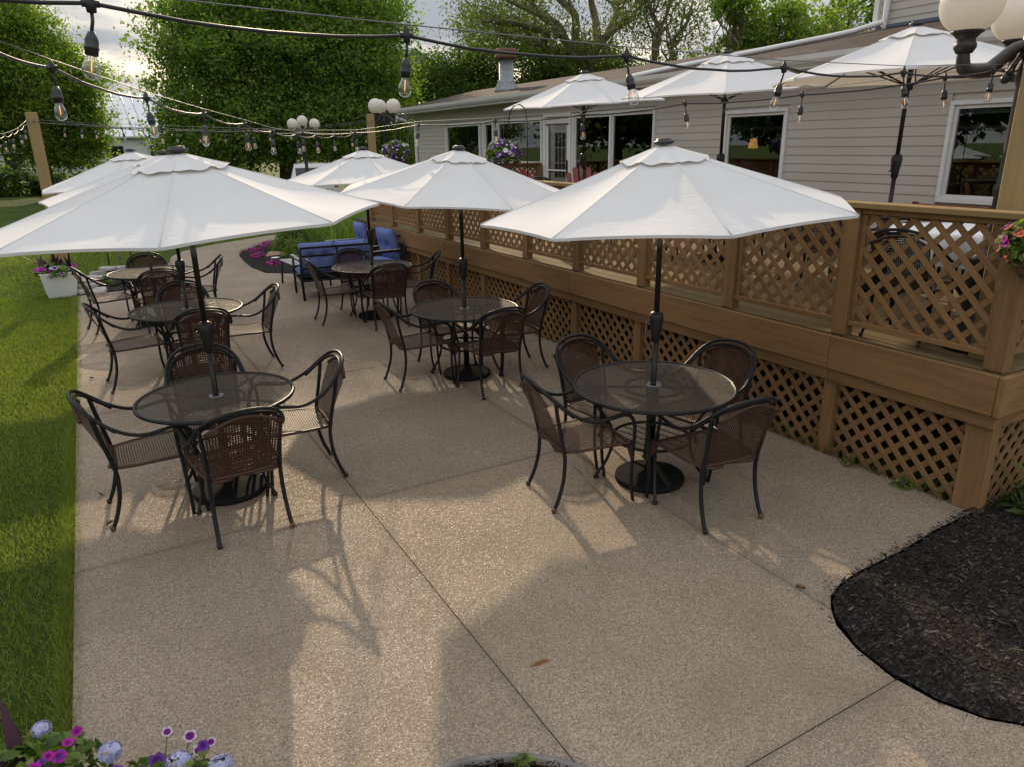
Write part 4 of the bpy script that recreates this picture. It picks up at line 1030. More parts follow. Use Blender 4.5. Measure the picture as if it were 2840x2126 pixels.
b = MB(); b.tube([(-.30, -.38, .40), (.30, -.38, .40), (.30, .38, .40), (-.30, .38, .40)], .017, 4, True); b.build('frame', 'black_metal', cf)
for sx in (1, -1):
    for sy in (1, -1): b = MB(); b.tube([(sx*.29, sy*.37, .40), (sx*.31, sy*.40, 0)], .018, 4); b.build('leg', 'black_metal', cf)

# ---- lamp posts with globes
def lamp_post(loc, label, h, arms, top, gr, arm_r=.36, name='lamp_post', yaw=0., pole_r=.055, zrise=.14):
    root = thing(name, label, 'lamp post', loc, yaw)
    b = MB(); prof = [(.21, 0), (.215, .03), (.20, .07), (.17, .09), (.165, .16), (.13, .20), (.115, .55), (.135, .58), (.135, .62), (.10, .66), (pole_r*1.5, .72), (pole_r*1.55, .80), (pole_r*1.2, .85)]
    prof += [(pole_r*1.15, 1.0), (pole_r*1.35, 1.04), (pole_r*1.35, 1.07), (pole_r*1.1, 1.10), (pole_r*.95, h-.32), (pole_r*1.3, h-.28), (pole_r*1.5, h-.22), (pole_r*1.15, h-.18), (pole_r*1.2, h-.02), (pole_r*.6, h+.02)]
    b.lathe(prof, 20, wave=lambda i, a: 1+(.03*math.cos(a*12) if 5 < i < 18 else 0)); b.build('post', 'worn_black', root)
    for k, a in enumerate(arms):
        a = R_(a); c, s = math.cos(a), math.sin(a)
        z0 = h-.10
        pr = [(pole_r*.8, z0+.02), (.12, z0-.01), (.20, z0-.075), (.28, z0-.125), (arm_r-.03, z0-.12), (arm_r, z0-.06), (arm_r, z0-.0)]
        b = MB(); b.tube(catmull([(r*c, r*s, z) for r, z in pr], 5), [.030+.012*math.sin(i/30*3.1) for i in range(len(catmull([(r, 0, z) for r, z in pr], 5)))], 10)
        b.tube([(pole_r*c, pole_r*s, z0-.02), (.10*c, .10*s, z0-.10), (.13*c, .13*s, z0-.16)], .016, 8); b.sphere((.135*c, .135*s, z0-.175), .028, 10, 6)
        am = b.build('arm', 'worn_black', root)
        b = MB(); b.lathe([(.045, z0-.03), (.062, z0+.0), (.060, z0+.02), (.048, z0+.045), (.075, z0+.075), (.092, z0+.085), (.085, z0+.095)], 16, (arm_r*c, arm_r*s, 0)); b.build('fitter', 'worn_black', am)
        b = MB(); b.sphere((arm_r*c, arm_r*s, z0+.082+gr*.93), gr, 28, 18); b.build('globe', 'globe_glass', root)
    if top:
        b = MB(); b.lathe([(.04, h), (.085, h+.08), (.08, h+.10)], 14); b.build('fitter', 'worn_black', root)
        b = MB(); b.sphere((0, 0, h+.09+gr*.95), gr, 24, 16); b.build('globe', 'globe_glass', root)
    return root
lamp_post((5.10, 2.58, DZ), 'black cast lamp post with white globes standing on the deck corner', 1.98, (158, 38, -82), False, .172, .44, pole_r=.043)
pm = at_depth(700+1590*.226, 260, 20.2)
lamp_post((pm.x, pm.y, 0), 'black lamp post with a pair of white globes left of the house corner', 3.20, (205, -25, 90), False, .205, .29)
pf = at_depth(838, 338, 26.)
lamp_post((pf.x, pf.y, 0), 'slim far black lamp post with four white globes before the big maple', 2.95, (200, -20, 80), True, .19, .42)

# ---- string-light posts
def post(loc, h, sx, sy, rz, label, name='light_post'):
    b = MB(); b.box((0, 0, h/2), (sx, sy, h), None, .006); o = b.build(name, 'new_wood_z'); o.location = loc; o.rotation_euler.z = rz; tag(o, label, 'post', 'timber posts for the string lights')
    hk = MB(); hk.tube(catmull([(0, -sy/2, h-.16), (0, -sy/2-.03, h-.16), (0, -sy/2-.04, h-.13), (0, -sy/2-.02, h-.12)], 3), .004, 6); hk.build('eye_hook', 'wire_steel', o); return o
LP = (-.58, 14.58); post((LP[0], LP[1], 0), 2.92, .15, .14, .25, 'pale timber post rising from the white planter on the lawn')
pmid = at_depth(700+1450*.226, 340, 15.); MP = (pmid.x, pmid.y)
post((MP[0], MP[1], 0), 2.95, .14, .10, .1, 'pale timber post beyond the far end of the deck')
post((4.90, 2.40, DZ), 2.1, .14, .14, 0, 'pale timber post beside the near lamp post at the right edge')

# ---- string lights
def bulb_meshes():
    b = MB(); b.lathe([(.0, -.008), (.010, -.010), (.0165, -.026), (.0185, -.034), (.0185, -.050), (.0200, -.052), (.0200, -.056), (.0180, -.058), (.0180, -.072), (.0, -.073)], 14); s = b.mesh('socket', 'black_plastic')
    b = MB(); b.lathe([(.0125, -.070), (.0135, -.078), (.0205, -.095), (.0240, -.110), (.0235, -.123), (.0175, -.134), (.0085, -.139), (.0, -.140)], 16); g = b.mesh('glass_bulb', 'bulb_glass')
    b = MB(); b.tube([(0, 0, -.082), (0, 0, -.118)], .0016, 6); f = b.mesh('filament', 'filament'); return s, g, f
BS, BG, BF = bulb_meshes()
def string_light(label, nodes, bulbs, wire=None, drop=.05, r=.0055, sag=.03, scale=1.):
    """nodes: cable points (Vector) through which the cable passes; bulbs: indices of nodes with a lamp"""
    root = thing('string_light', label, 'string light', nodes[0], 0, 'outdoor bulb strings'); o0 = Vector(nodes[0])
    pts = []
    for a, b_ in zip(nodes[:-1], nodes[1:]):
        a, b_ = Vector(a), Vector(b_); L = (b_-a).length
        for k in range(8):
            t = k/8; p = a.lerp(b_, t); p.z -= sag*4*t*(1-t)*min(1, L); p.z += random.uniform(-.002, .002); pts.append(p-o0)
    pts.append(Vector(nodes[-1])-o0)
    b = MB(); b.tube(pts, r, 7); b.build('cable', 'cable_rubber', root)
    if wire:
        b = MB(); b.tube([Vector(q)-o0+Vector((0, 0, .030)) for q in nodes], .0020, 5); b.build('guide_wire', 'wire_steel', root)
    for i in bulbs:
        p = Vector(nodes[i])-o0; b = MB(); tl = Vector((random.uniform(-.18, .18), random.uniform(-.18, .18), -1)).normalized()
        b.lathe([(.004, -.022), (.011, -.020), (.013, .0), (.009, .016), (.003, .03)], 8, p); b.tube([p+Vector((-.02, 0, .0)), p+Vector((.02, 0, 0))], r*1.7, 6)
        q = p+Vector((0, 0, -.018))+tl*drop; b.tube([p+Vector((0, 0, -.015)), (p+Vector((0, 0, -.018))).lerp(q, .5)+Vector((.002, 0, 0)), q], .0042, 6); dp = b.build('drop_cord', 'cable_rubber', root)
        rot = (-tl).to_track_quat('Z', 'Y').to_euler()
        for nm, me in (('socket', BS), ('glass_bulb', BG), ('filament', BF)):
            s = link(nm, me, dp); s.location = q+(tl*-.006 if nm == 'socket' else tl*-.006); s.rotation_euler = rot; s.scale = (scale,)*3
    return root
d_ = lambda x, y: (x*1.2839, y*1.2839)
LA = (5.10, 2.58)
# near string running left out of the frame
A0, A1 = (.05, 2.2), LA
px = [(195, 8), (878, 77), (1353, 121), (1694, 147), (1952, 157), (2147, 152)]
nd = [Vector((-.75, 2.16, 2.70))]+[on_plane(*d_(*q), A0, A1) for q in px]+[Vector((LA[0]-.05, LA[1], 2.70))]
string_light('nearest bulb string crossing the top of the view to the deck lamp post', nd, [1, 2, 3, 4, 5, 6], (Vector((-.75, 2.16, 2.76)), Vector((LA[0]-.05, LA[1], 2.76))), .045, .0052, .03, .86)
# string from the near left out to the mid post
B0, B1 = (-.03, 3.66), MP
px = [(112, 146), (316, 212), (440, 246), (528, 268), (588, 284), (640, 291), (682, 293), (722, 294), (760, 291), (788, 286)]
nd = [on_plane(*d_(-60, 88), B0, B1)]+[on_plane(*d_(*q), B0, B1) for q in px]+[Vector((MP[0], MP[1], 2.80))]
string_light('bulb string from the left edge down to the timber post beyond the deck', nd, list(range(1, 11)), (nd[0]+Vector((0, 0, .05)), nd[-1]+Vector((0, 0, .06))), .05, .006, .03)
# string from the deck lamp to the left post
C0, C1 = LA, LP
px = [(2042, 168), (1733, 205), (1480, 224), (1257, 249), (1070, 262), (905, 270), (768, 288), (655, 288), (545, 284), (350, 277), (175, 270)]
nd = [Vector((LA[0], LA[1], 2.68))]+[on_plane(*d_(*q), C0, C1) for q in px]+[Vector((LP[0], LP[1]-.09, 2.78))]
string_light('bulb string from the deck lamp post across to the planter post', nd, list(range(1, 12)), (Vector((LA[0], LA[1], 2.74)), Vector((LP[0], LP[1]-.09, 2.84))), .05, .006, .02)
# far string between the timber posts
n = 14; a, b_ = Vector((LP[0], LP[1], 2.78)), Vector((MP[0], MP[1], 2.80)); nd = []
for k in range(n+1):
    t = k/n; p = a.lerp(b_, t); p.z -= .17*4*t*(1-t)*1.0; nd.append(p)
string_light('farthest bulb string strung between the two timber posts', nd, list(range(1, n)), (a+Vector((0, 0, .07)), b_+Vector((0, 0, .07))), .05, .006, .015)
# string off to the left
a, b_ = Vector((LP[0]-.05, LP[1]-.05, 2.80)), Vector((-1.0, 9.0, 2.55)); nd = []
for k in range(9):
    t = k/8; p = a.lerp(b_, t); p.z -= .16*4*t*(1-t); nd.append(p)
string_light('short bulb string leaving the planter post past the left edge', nd, list(range(1, 8)), (a+Vector((0, 0, .06)), b_+Vector((0, 0, .10))), .05, .006, .04)

# ================================================================== PLANTS
_fl = {}
def flower_mesh(mat, cup=.28, petals=5):
    k = (mat, cup, petals)
    if k not in _fl:
        b = MB(); n = petals*4; ring = []; inner = []
        for i in range(n):
            a = 2*math.pi*i/n; r = .80+.20*abs(math.cos(a*petals/2)); ring.append((r*math.cos(a), r*math.sin(a), cup*(.75+.25*math.cos(a*petals)))); inner.append((.42*math.cos(a), .42*math.sin(a), cup*.25))
        b.add([(0, 0, -.15)]+inner+ring, [(0, 1+i, 1+(i+1) % n) for i in range(n)]+[(1+i, 1+n+i, 1+n+(i+1) % n, 1+(i+1) % n) for i in range(n)], True)
        _fl[k] = b.mesh('flower', mat)
    return _fl[k]
def add_flower(parent, p, nrm, size, mat, **k):
    o = link('flower', flower_mesh(mat, **k), parent); o.location = p
    o.rotation_euler = Vector(nrm).to_track_quat('Z', 'Y').to_euler(); o.rotation_euler.rotate_axis('Z', random.uniform(0, 6)); s = size*random.uniform(.8, 1.15); o.scale = (s, s, s); return o
def sphere_pts(n, lo=-.6):
    out = []
    while len(out) < n:
        v = rng.normal(size=3); v /= np.linalg.norm(v)
        if v[2] > lo: out.append(v)
    return np.array(out)
def hanging_basket(c, r, label, mats, nf, fsize, hook=None):
    root = thing('hanging_basket', label, 'flower basket', c, 0, 'hanging flower baskets')
    b = MB(); b.lathe([(.0, -r*.95), (r*.35, -r*.92), (r*.55, -r*.72), (r*.68, -r*.35), (r*.66, -.33*r)], 20); b.build('coir_liner', 'terracotta_coir', root)
    P = sphere_pts(1500, -.62); rad = r*(.72+.30*rng.uniform(0, 1, (len(P), 1))**.6)*np.array([1, 1, .80])
    fo = link('foliage', leaves(P*rad, r*.20, 'flower_leaf', 'foliage', .2, 0, 1.5, (0, 0, -.05)), root)
    for v in sphere_pts(nf, -.55):
        q = v*r*np.array([1, 1, .82])*random.uniform(.93, 1.08); add_flower(root, tuple(q), tuple(v+np.array([0, 0, .25])), fsize, random.choice(mats))
    b = MB()
    for k in range(3):
        a = k*2.094; b.tube([(r*.6*math.cos(a), r*.6*math.sin(a), -.3*r), (0, 0, r*1.9)], .003, 5)
    b.build('hanger_wire', 'black_metal', root); return root
PW = ['petal_white_purple', 'petal_white_purple', 'petal_violet', 'petal_white']
hanging_basket((4.72, 8.47, 2.19), .225, 'hanging basket of purple and white pansies in front of the house windows', PW, 105, .030)
hanging_basket((4.72, 12.30, 2.20), .245, 'hanging basket of purple and white pansies left of the house corner', PW, 95, .032)
hanging_basket((4.60, 2.075, 1.73), .20, 'hanging basket of coral and purple petunias at the right edge', ['petal_coral', 'petal_coral', 'petal_violet', 'petal_lavender', 'petal_magenta'], 110, .028)
def hook(x, y, y2, zt, label):
    h = thing('shepherd_hook', label, 'plant hook', (x, y, DZ), 0, 'basket hooks on the railing'); z = zt-DZ; ym = (y2-y)
    b = MB(); b.tube([(0, 0, .0), (0, 0, z-.20)]+catmull([(0, 0, z-.20), (0, ym*.12, z-.06), (0, ym*.5, z), (0, ym*.88, z-.06), (0, ym, z-.18), (0, ym, z-.22)], 5), .0075, 7); b.build('rod', 'black_metal', h)
    b = MB(); b.box((0, 0, .75), (.05, .03, .10), None, .003); b.build('clamp', 'black_metal', h)
hook(4.80, 8.02, 8.47, 2.78, 'black arched hook holding the basket before the house windows')
hook(4.80, 11.85, 12.30, 2.82, 'black arched hook holding the basket left of the house corner')

def long_leaves(n, base, spread, length, width, mat, name, arch=1., seg=4, up=.9, rad=0.):
    """arching strap leaves growing from around a base"""
    V = []; F = []
    for i in range(n):
        a = random.uniform(0, 6.283); L = length*random.uniform(.55, 1.1); ph = random.uniform(.15, 1.0)*spread
        dr = Vector((math.cos(a), math.sin(a), 0)); sd_ = Vector((-dr.y, dr.x, 0)); rr = rad*math.sqrt(random.random()); aa = random.uniform(0, 6.283)
        p = Vector(base)+Vector((rr*math.cos(aa), rr*math.sin(aa), 0)); el = math.pi/2-ph*.5; o = len(V)
        for k in range(seg+1):
            wd = width*(1-(k/seg)**2)*.5+.0005; V += [tuple(p-sd_*wd), tuple(p+sd_*wd)]
            p = p+(dr*math.cos(el)+Vector((0, 0, math.sin(el))))*(L/seg); el -= arch*ph*(.55+.25*k)/seg*1.8
        F += [(o+2*k, o+2*k+1, o+2*k+3, o+2*k+2) for k in range(seg)]
    return np_mesh(name, V, F, mat)
def planted(name, label, loc, group=None, cat='plant'): return thing(name, label, cat, loc, 0, group)

# white planter by the left post
pl = thing('square_planter', 'tapered white square planter at the foot of the lawn post', 'planter', (-.68, 14.40, 0), .10)
b = MB(); w0, w1, hh = .205, .27, .39
vs = []
for (wv, z) in ((w0, -.03), (w1, hh), (w1-.03, hh), (w1-.04, hh-.07)): vs += [(-wv, -wv, z), (wv, -wv, z), (wv, wv, z), (-wv, wv, z)]
fs = [(3, 2, 1, 0), (12, 13, 14, 15)]+[(4*l+k, 4*l+(k+1) % 4, 4*l+4+(k+1) % 4, 4*l+4+k) for l in range(3) for k in range(4)]
b.add(vs, fs); b.build('pot', 'planter_white', pl); b = MB(); b.box((0, 0, hh-.075), (.45, .45, .02)); b.build('soil', 'mulch', pl)
def petunias(loc, rx, ry, h, label, spots, seedleaves=900, lsize=.07, potato=14, name='flowering_plant', fs=.03):
    root = planted(name, label, loc, 'potted flowering plants')
    P = sphere_pts(seedleaves, -.15); rad = (.35+.65*rng.uniform(0, 1, (len(P), 1))**.5)*np.array([rx, ry, h])
    link('foliage', leaves(P*rad, lsize, 'flower_leaf', 'foliage', .5, 0, 1.7, (0, 0, -.1)), root)
    if potato: link('purple_foliage', long_leaves(potato, (0, .05, .02), 1.0, h*2.1, lsize*1.0, 'purple_leaf', 'purple_foliage', .5, 4, .9, rx*.7), root)
    if spots:
        sb = MB()
        for (x, y, z, s, mat) in spots: sb.tube([(x*.45, y*.45, -.02), (x*.8, y*.8, z*.55), (x, y, z-.004)], .0022, 5)
        so = sb.build('stems', 'flower_leaf', root); so['kind'] = 'stuff'
    for (x, y, z, s, mat) in spots: add_flower(root, (x, y, z), (x*.6, y*.6-.5, .8), s, mat)
    return root
sp = []
for i in range(26):
    a = random.uniform(-2.8, .2); r = random.uniform(.55, 1.05); sp.append((.32*r*math.cos(a), .30*r*math.sin(a), random.uniform(.0, .12), .042, random.choice(['petal_purple_white', 'petal_purple_white', 'petal_magenta', 'petal_lavender']) if a < -.9 else 'petal_magenta'))
petunias((-.68, 14.40, .36), .33, .31, .17, 'petunias and dark vine spilling from the white lawn planter', sp, 1100, .07, 22)
# two foreground planters cut by the lower left corner
def round_pot(loc, r, h, label):
    o = thing('round_planter', label, 'planter', loc, 0, 'round foreground planters')
    b = MB(); b.lathe([(r*.78, 0), (r*.98, h-.04), (r*1.05, h-.035), (r*1.06, h), (r*.97, h), (r*.95, h-.05)], 36); b.build('pot', 'planter_white', o)
    b = MB(); b.lathe([(0, h-.052), (r*.95, h-.05)], 30); b.build('soil', 'mulch', o)
round_pot((-.56, 2.17, -.03), .24, .46, 'white round planter in the lower left corner on the grass'); round_pot((-.16, 1.84, 0), .25, .44, 'white round planter at the lower edge on the patio corner')
def cluster(root, p, r, mat, n=44):
    for v in sphere_pts(n, -.2): add_flower(root, (p[0]+v[0]*r, p[1]+v[1]*r, p[2]+v[2]*r*.8), tuple(v), r*.36, mat, cup=.1)
fa = petunias((-.53, 2.20, .40), .30, .30, .17, 'lower left corner planting of magenta petunias and pale phlox', [(-.02, .06, .15, 0.022, 'petal_magenta'), (.10, -.02, .17, 0.022, 'petal_magenta'), (.16, .02, .15, 0.022, 'petal_magenta'), (-.12, -.05, .16, 0.024, 'petal_magenta'), (.06, -.12, .15, 0.024, 'petal_magenta'), (-.2, .1, .12, 0.022, 'petal_magenta'), (-.05, -.16, .13, 0.024, 'petal_magenta'), (.2, -.1, .12, 0.022, 'petal_magenta')], 1100, .05, 6)
cluster(fa, (.10, .22, .12), .028, 'petal_lavender'); cluster(fa, (.29, .02, .10), .034, 'petal_lavender')
fb = petunias((-.17, 1.86, .44), .31, .30, .15, 'foreground planting of white-edged petunias and lavender phlox on the patio corner', [(.10, .26, .14, 0.020, 'petal_purple_white'), (.16, .24, .11, 0.020, 'petal_purple_white'), (.215, .21, .085, 0.019, 'petal_purple_white'), (.175, .205, .075, 0.018, 'petal_purple_white'), (.06, .20, .10, 0.022, 'petal_violet'), (-.05, .20, .11, .03, 'petal_violet'), (-.14, .12, .11, .03, 'petal_violet'), (-.02, .10, .13, .03, 'petal_violet'), (-.2, .16, .08, .03, 'petal_violet')], 1200, .038, 0)
cluster(fb, (.115, .17, .085), .038, 'petal_lavender'); cluster(fb, (.225, .10, .075), .038, 'petal_lavender'); cluster(fb, (.0, .09, .10), .034, 'petal_lavender')

for k in range(16): add_flower(fa, (random.uniform(-.28, .26), random.uniform(-.2, .22), random.uniform(.13, .17)), (random.uniform(-.5, .5), random.uniform(-.9, .1), 1), .020, random.choice(['petal_magenta', 'petal_magenta', 'petal_violet']))
for k in range(14): add_flower(fb, (random.uniform(-.20, .20), random.uniform(.0, .19), random.uniform(.085, .115)), (random.uniform(-.5, .5), random.uniform(-.9, .1), 1), .018, random.choice(['petal_violet', 'petal_purple_white', 'petal_lavender']))
# pink flowering clumps
def pink_clump(x, y, r, label):
    o = planted('pink_flower_clump', label, (x, y, .02), 'pink flower clumps in the island bed')
    P = sphere_pts(360, 0.); rr = rng.uniform(.6, 1, (len(P), 1))*np.array([r, r, r*.55]); link('foliage', leaves(P*rr*.92, .045, 'shrub_leaf', 'foliage', .3, 0, 2.5), o)
    P = sphere_pts(420, .12); rr = rng.uniform(.85, 1.05, (len(P), 1))*np.array([r, r, r*.62]); link('blossoms', leaves(P*rr, .036, 'pink_mass', 'blossoms', .8, 0, 1.1, (0, 0, 0)), o)
pink_clump(3.62, 18.4, .22, 'farthest pink flower clump in the mulch bend of the path'); pink_clump(3.12, 17.6, .18, 'leftmost pink flower clump at the bed edge by the path'); pink_clump(3.02, 16.65, .17, 'pink flower clump left of the driftwood'); pink_clump(3.05, 15.35, .16, 'nearest pink flower clump by the white disc light')
pink_clump(.33, 15.1, .09, 'tiny pink flower tuft in the stone-edged bed')
# driftwood
dw = planted('driftwood', 'weathered split driftwood log lying in the island bed', (3.42, 16.62, .0), cat='driftwood'); dw.scale = (.95, .8, .6)
for k in range(5):
    b = MB(); a = random.uniform(-.3, .3); pts = [(-.34+.04*k, .05*k-.1, .05+.02*k), (-.1, .04*k-.08+a*.2, .10+.02*k), (.15, .04*k-.1, .08+.012*k), (.36-.05*k, .05*k-.14+a*.3, .02+.01*k)]
    b.tube(catmull(pts, 4), [.02+.035*math.sin(math.pi*i/12)*random.uniform(.8, 1.1) for i in range(13)], 8, flat=.7); b.build('log_piece', 'driftwood', dw)
b = MB(); b.lathe([(.02, -.03), (.02, .10), (.085, .105), (.09, .12), (.0, .128)], 20); o = b.build('path_light', 'white_trim'); o.location = (3.18, 15.62, .02); tag(o, 'small white disc path light beside the nearest pink clump', 'path light')
# shrubs in the island bed
def shrub(x, y, rx, rz, n, size, mat, label, name='shrub', aspect=3., z0=0., group='shrubs in the island bed', ry=None):
    o = planted(name, label, (x, y, z0), group, 'shrub')
    P = sphere_pts(n, -.1); nz_ = .75+.35*np.abs(np.sin(P[:, :1]*5+x)*np.cos(P[:, 1:2]*4+y)); rr = rng.uniform(.55, 1, (n, 1))**.6*nz_*np.array([rx, ry or rx, rz])
    link('foliage', leaves(P*rr, size, mat, 'foliage', .4, 0, aspect, (0, 0, 0)), o)
    b = MB()
    for k in range(7):
        a = k*.9; b.tube([(0, 0, -.02), (rx*.3*math.cos(a), rx*.3*math.sin(a), rz*.4), (rx*.6*math.cos(a), rx*.6*math.sin(a), rz*.72)], [.012, .008, .003], 5)
    b.build('stems', 'twig', o); return o
shrub(3.95, 17.2, .60, .85, 2400, .085, 'shrub_leaf', 'bushy green sedum mound behind the driftwood'); shrub(3.82, 16.25, .42, .50, 1500, .07, 'lily_leaf', 'small bright green bush beside the driftwood'); shrub(4.35, 15.6, .34, .42, 900, .08, 'shrub_leaf', 'low leafy bush behind the coffee table')
def lily(x, y, h, n, label, rad=.3):
    o = planted('daylily_clump', label, (x, y, .0), 'arching daylily clumps beyond the deck'); link('leaves', long_leaves(n, (0, 0, 0), 1.25, h*1.5, .022, 'lily_leaf', 'leaves', 1.1, 5, .9, rad), o)
LL = [(4.45, 14.5, .72, 'nearest daylily clump against the deck corner'), (4.9, 15.2, .80, 'daylily clump right behind the far blue chair'), (4.55, 16.3, .70, 'daylily clump to the right of the small bush'), (5.2, 16.4, .85, 'daylily clump by the mid timber post'), (4.9, 17.6, .8, 'daylily clump in the middle of the bed'), (5.7, 17.6, .85, 'daylily clump beyond the mid timber post'), (5.4, 18.9, .8, 'far daylily clump toward the curving path'), (6.4, 18.8, .85, 'farthest daylily clump toward the house corner'), (4.5, 18.9, .65, 'daylily clump nearest the bend of the path'), (6.2, 16.6, .8, 'daylily clump beside the angled deck end')]
for x, y, h, lab in LL: lily(x, y, h*1.1, 320, lab, .40)
rb = planted('rose_bush', 'dark green rose bush with deep pink blooms beyond the deck', (5.6, 19.6, 0), None, 'shrub')
P = sphere_pts(2200, -.1); link('foliage', leaves(P*(rng.uniform(.5, 1, (len(P), 1))*np.array([.95, .9, 1.25])), .085, 'shrub_leaf', 'foliage', .3, 0, 1.8), rb)
for v in sphere_pts(26, .05): add_flower(rb, tuple(v*np.array([.95, .92, 1.22])), tuple(v), .055, 'petal_magenta', cup=.5)
b = MB(); [b.tube([(0, 0, 0), (.2*math.cos(k), .2*math.sin(k), .5), (.5*math.cos(k), .5*math.sin(k), 1.0)], [.015, .01, .005], 5) for k in range(7)]; b.build('stems', 'twig', rb)
# hostas & weeds by the deck corner, right
hs = planted('hosta', 'broad-leaved hosta beside the corner post of the deck', (5.02, 1.90, .0)); link('leaves', long_leaves(16, (0, 0, 0), 1.0, .42, .13, 'shrub_leaf', 'leaves', .9, 6, .9, .05), hs)
shrub(4.90, 1.98, .16, .22, 260, .06, 'dark_leaf', 'small dark fern at the foot of the deck corner post', 'fern', 3., 0., 'weeds at the deck foot')
for i, (x, y, s, lab) in enumerate(((4.62, 4.62, .07, 'green weed tuft at the skirt behind the nearest table'), (4.61, 4.10, .05, 'small weed sprouting at the second skirt panel'), (4.60, 3.05, .06, 'weed sprouting at the first skirt panel'), (4.60, 2.62, .07, 'weed tuft near the bottom of the corner skirt panel'))):
    shrub(x, y, s, s*1.5, 60, .035, 'lily_leaf', lab, 'weed', 2.5, 0., 'weeds at the deck foot')
dg = tag(link('dry_grass', long_leaves(160, (0, 0, 0), 1.6, .18, .005, 'willow_leaf', 'dry_grass', 1.2, 3, .9, .0)), 'dry grass strands along the foot of the deck skirt', 'grass', kind='stuff')
dg.data.vertices.foreach_set('co', np.array([c for v in dg.data.vertices for c in (v.co.x*.35, v.co.y, v.co.z)])); V = np.empty(len(dg.data.vertices)*3); dg.data.vertices.foreach_get('co', V); V = V.reshape(-1, 3); lf = np.arange(len(V))//8; V[:, 1] += rng.uniform(0, 1.9, lf.max()+1)[lf]; dg.data.vertices.foreach_set('co', V.ravel()); dg.location = (4.63, 2.35, 0)
# stacked slate by the stone-edged bed
SS = [(-.30, 14.25, 0), (-.12, 14.16, 0), (-.34, 14.6, 0), (-.30, 15.0, 0), (-.24, 15.4, 0), (-.12, 15.8, 0), (.05, 16.15, 0), (.3, 16.35, 0), (-.28, 14.45, 1), (-.27, 14.85, 1), (-.22, 15.25, 1), (-.05, 15.95, 1), (.2, 16.25, 1), (-.26, 14.7, 2), (-.2, 15.1, 2), (.1, 16.15, 2)]
sw = thing('slate_edging', 'low dry-stacked edging of flat grey slates round the far small bed', 'stone edging', (-.2, 15.2, 0))
for x, y, l in SS:
    b = MB(); n = 7; rr = [random.uniform(.13, .24) for _ in range(n)]; top = [(rr[k]*math.cos(6.283*k/n)*1.25, rr[k]*math.sin(6.283*k/n)*.8) for k in range(n)]
    h = random.uniform(.035, .055); b.add([(p[0], p[1], 0) for p in top]+[(p[0]*.95, p[1]*.95, h) for p in top], [tuple(range(n-1, -1, -1)), tuple(range(n, 2*n))]+[(k, (k+1) % n, n+(k+1) % n, n+k) for k in range(n)])
    o = b.build('stone', 'slate', sw); o.location = Vector((x, y, .015+l*.05))-Vector((-.2, 15.2, 0)); o.rotation_euler = (random.uniform(-.06, .06), random.uniform(-.06, .06), random.uniform(0, 3))
shrub(.02, 14.75, .16, .17, 300, .06, 'shrub_leaf', 'small green tuft in the stone-edged bed', 'shrub', 4., 0.)
# ring bed at the lower edge
rbed = thing('edging_ring', 'grey concrete edging ring of the mulch circle at the bottom edge', 'edging', (.75, 1.40, 0))
b = MB(); R0 = .66; seg = 60
b.lathe([(R0-.012, -.02), (R0-.012, .022), (R0+.012, .022), (R0+.014, -.02)], seg); b.build('edging', 'grey_edging', rbed)
mb = MB(); mb.lathe([(.0, .022), (R0*.5, .020), (R0-.03, .014)], 40); mo = mb.build('mulch_circle', 'mulch'); mo.location = (.75, 1.40, 0); tag(mo, kind='structure')
chips('bark_chips', [(.75+.63*math.cos(k*.2), 1.40+.63*math.sin(k*.2)) for k in range(32)], 6000, .030, .022)
shrub(1.10, 1.90, .05, .06, 30, .04, 'lily_leaf', 'tiny yellow-green sprout in the mulch circle at the bottom edge', 'weed', 2., .01, 'weeds at the deck foot')
# fallen leaves
for i, (x, y, lab) in enumerate(((-.30, 8.6, 'curled dark leaf on the slab edge by the middle lawn-side table'), (-.28, 5.45, 'dark curled leaf behind the lawn-side chair of the nearest table'), (-.24, 4.95, 'small dark leaf near the slab edge by the nearest lawn-side table'), (4.45, 2.05, 'tan dead leaf at the mulch edge by the corner post'), (3.0, 2.16, 'small dark leaf on the slab joint near the mulch curve'), (-1.2, 9.6, 'brown leaf lying on the lawn'), (-1.05, 4.9, 'pale curled leaf on the near lawn'), (-.85, 4.3, 'tan leaf on the near lawn by the slab'))):
    b = MB(); s = .05 if i != 3 else .06; b.grid(lambda u, v: ((u-.5)*s, (v-.5)*s*.5*(1-abs(2*u-1)**2), .008+.015*abs(2*v-1)), 6, 4, True); o = b.build('fallen_leaf', 'dry_leaf'); o.location = (x, y, .0 if x > -.4 else .02); o.rotation_euler.z = random.uniform(0, 6); tag(o, lab, 'leaf', 'fallen leaves')

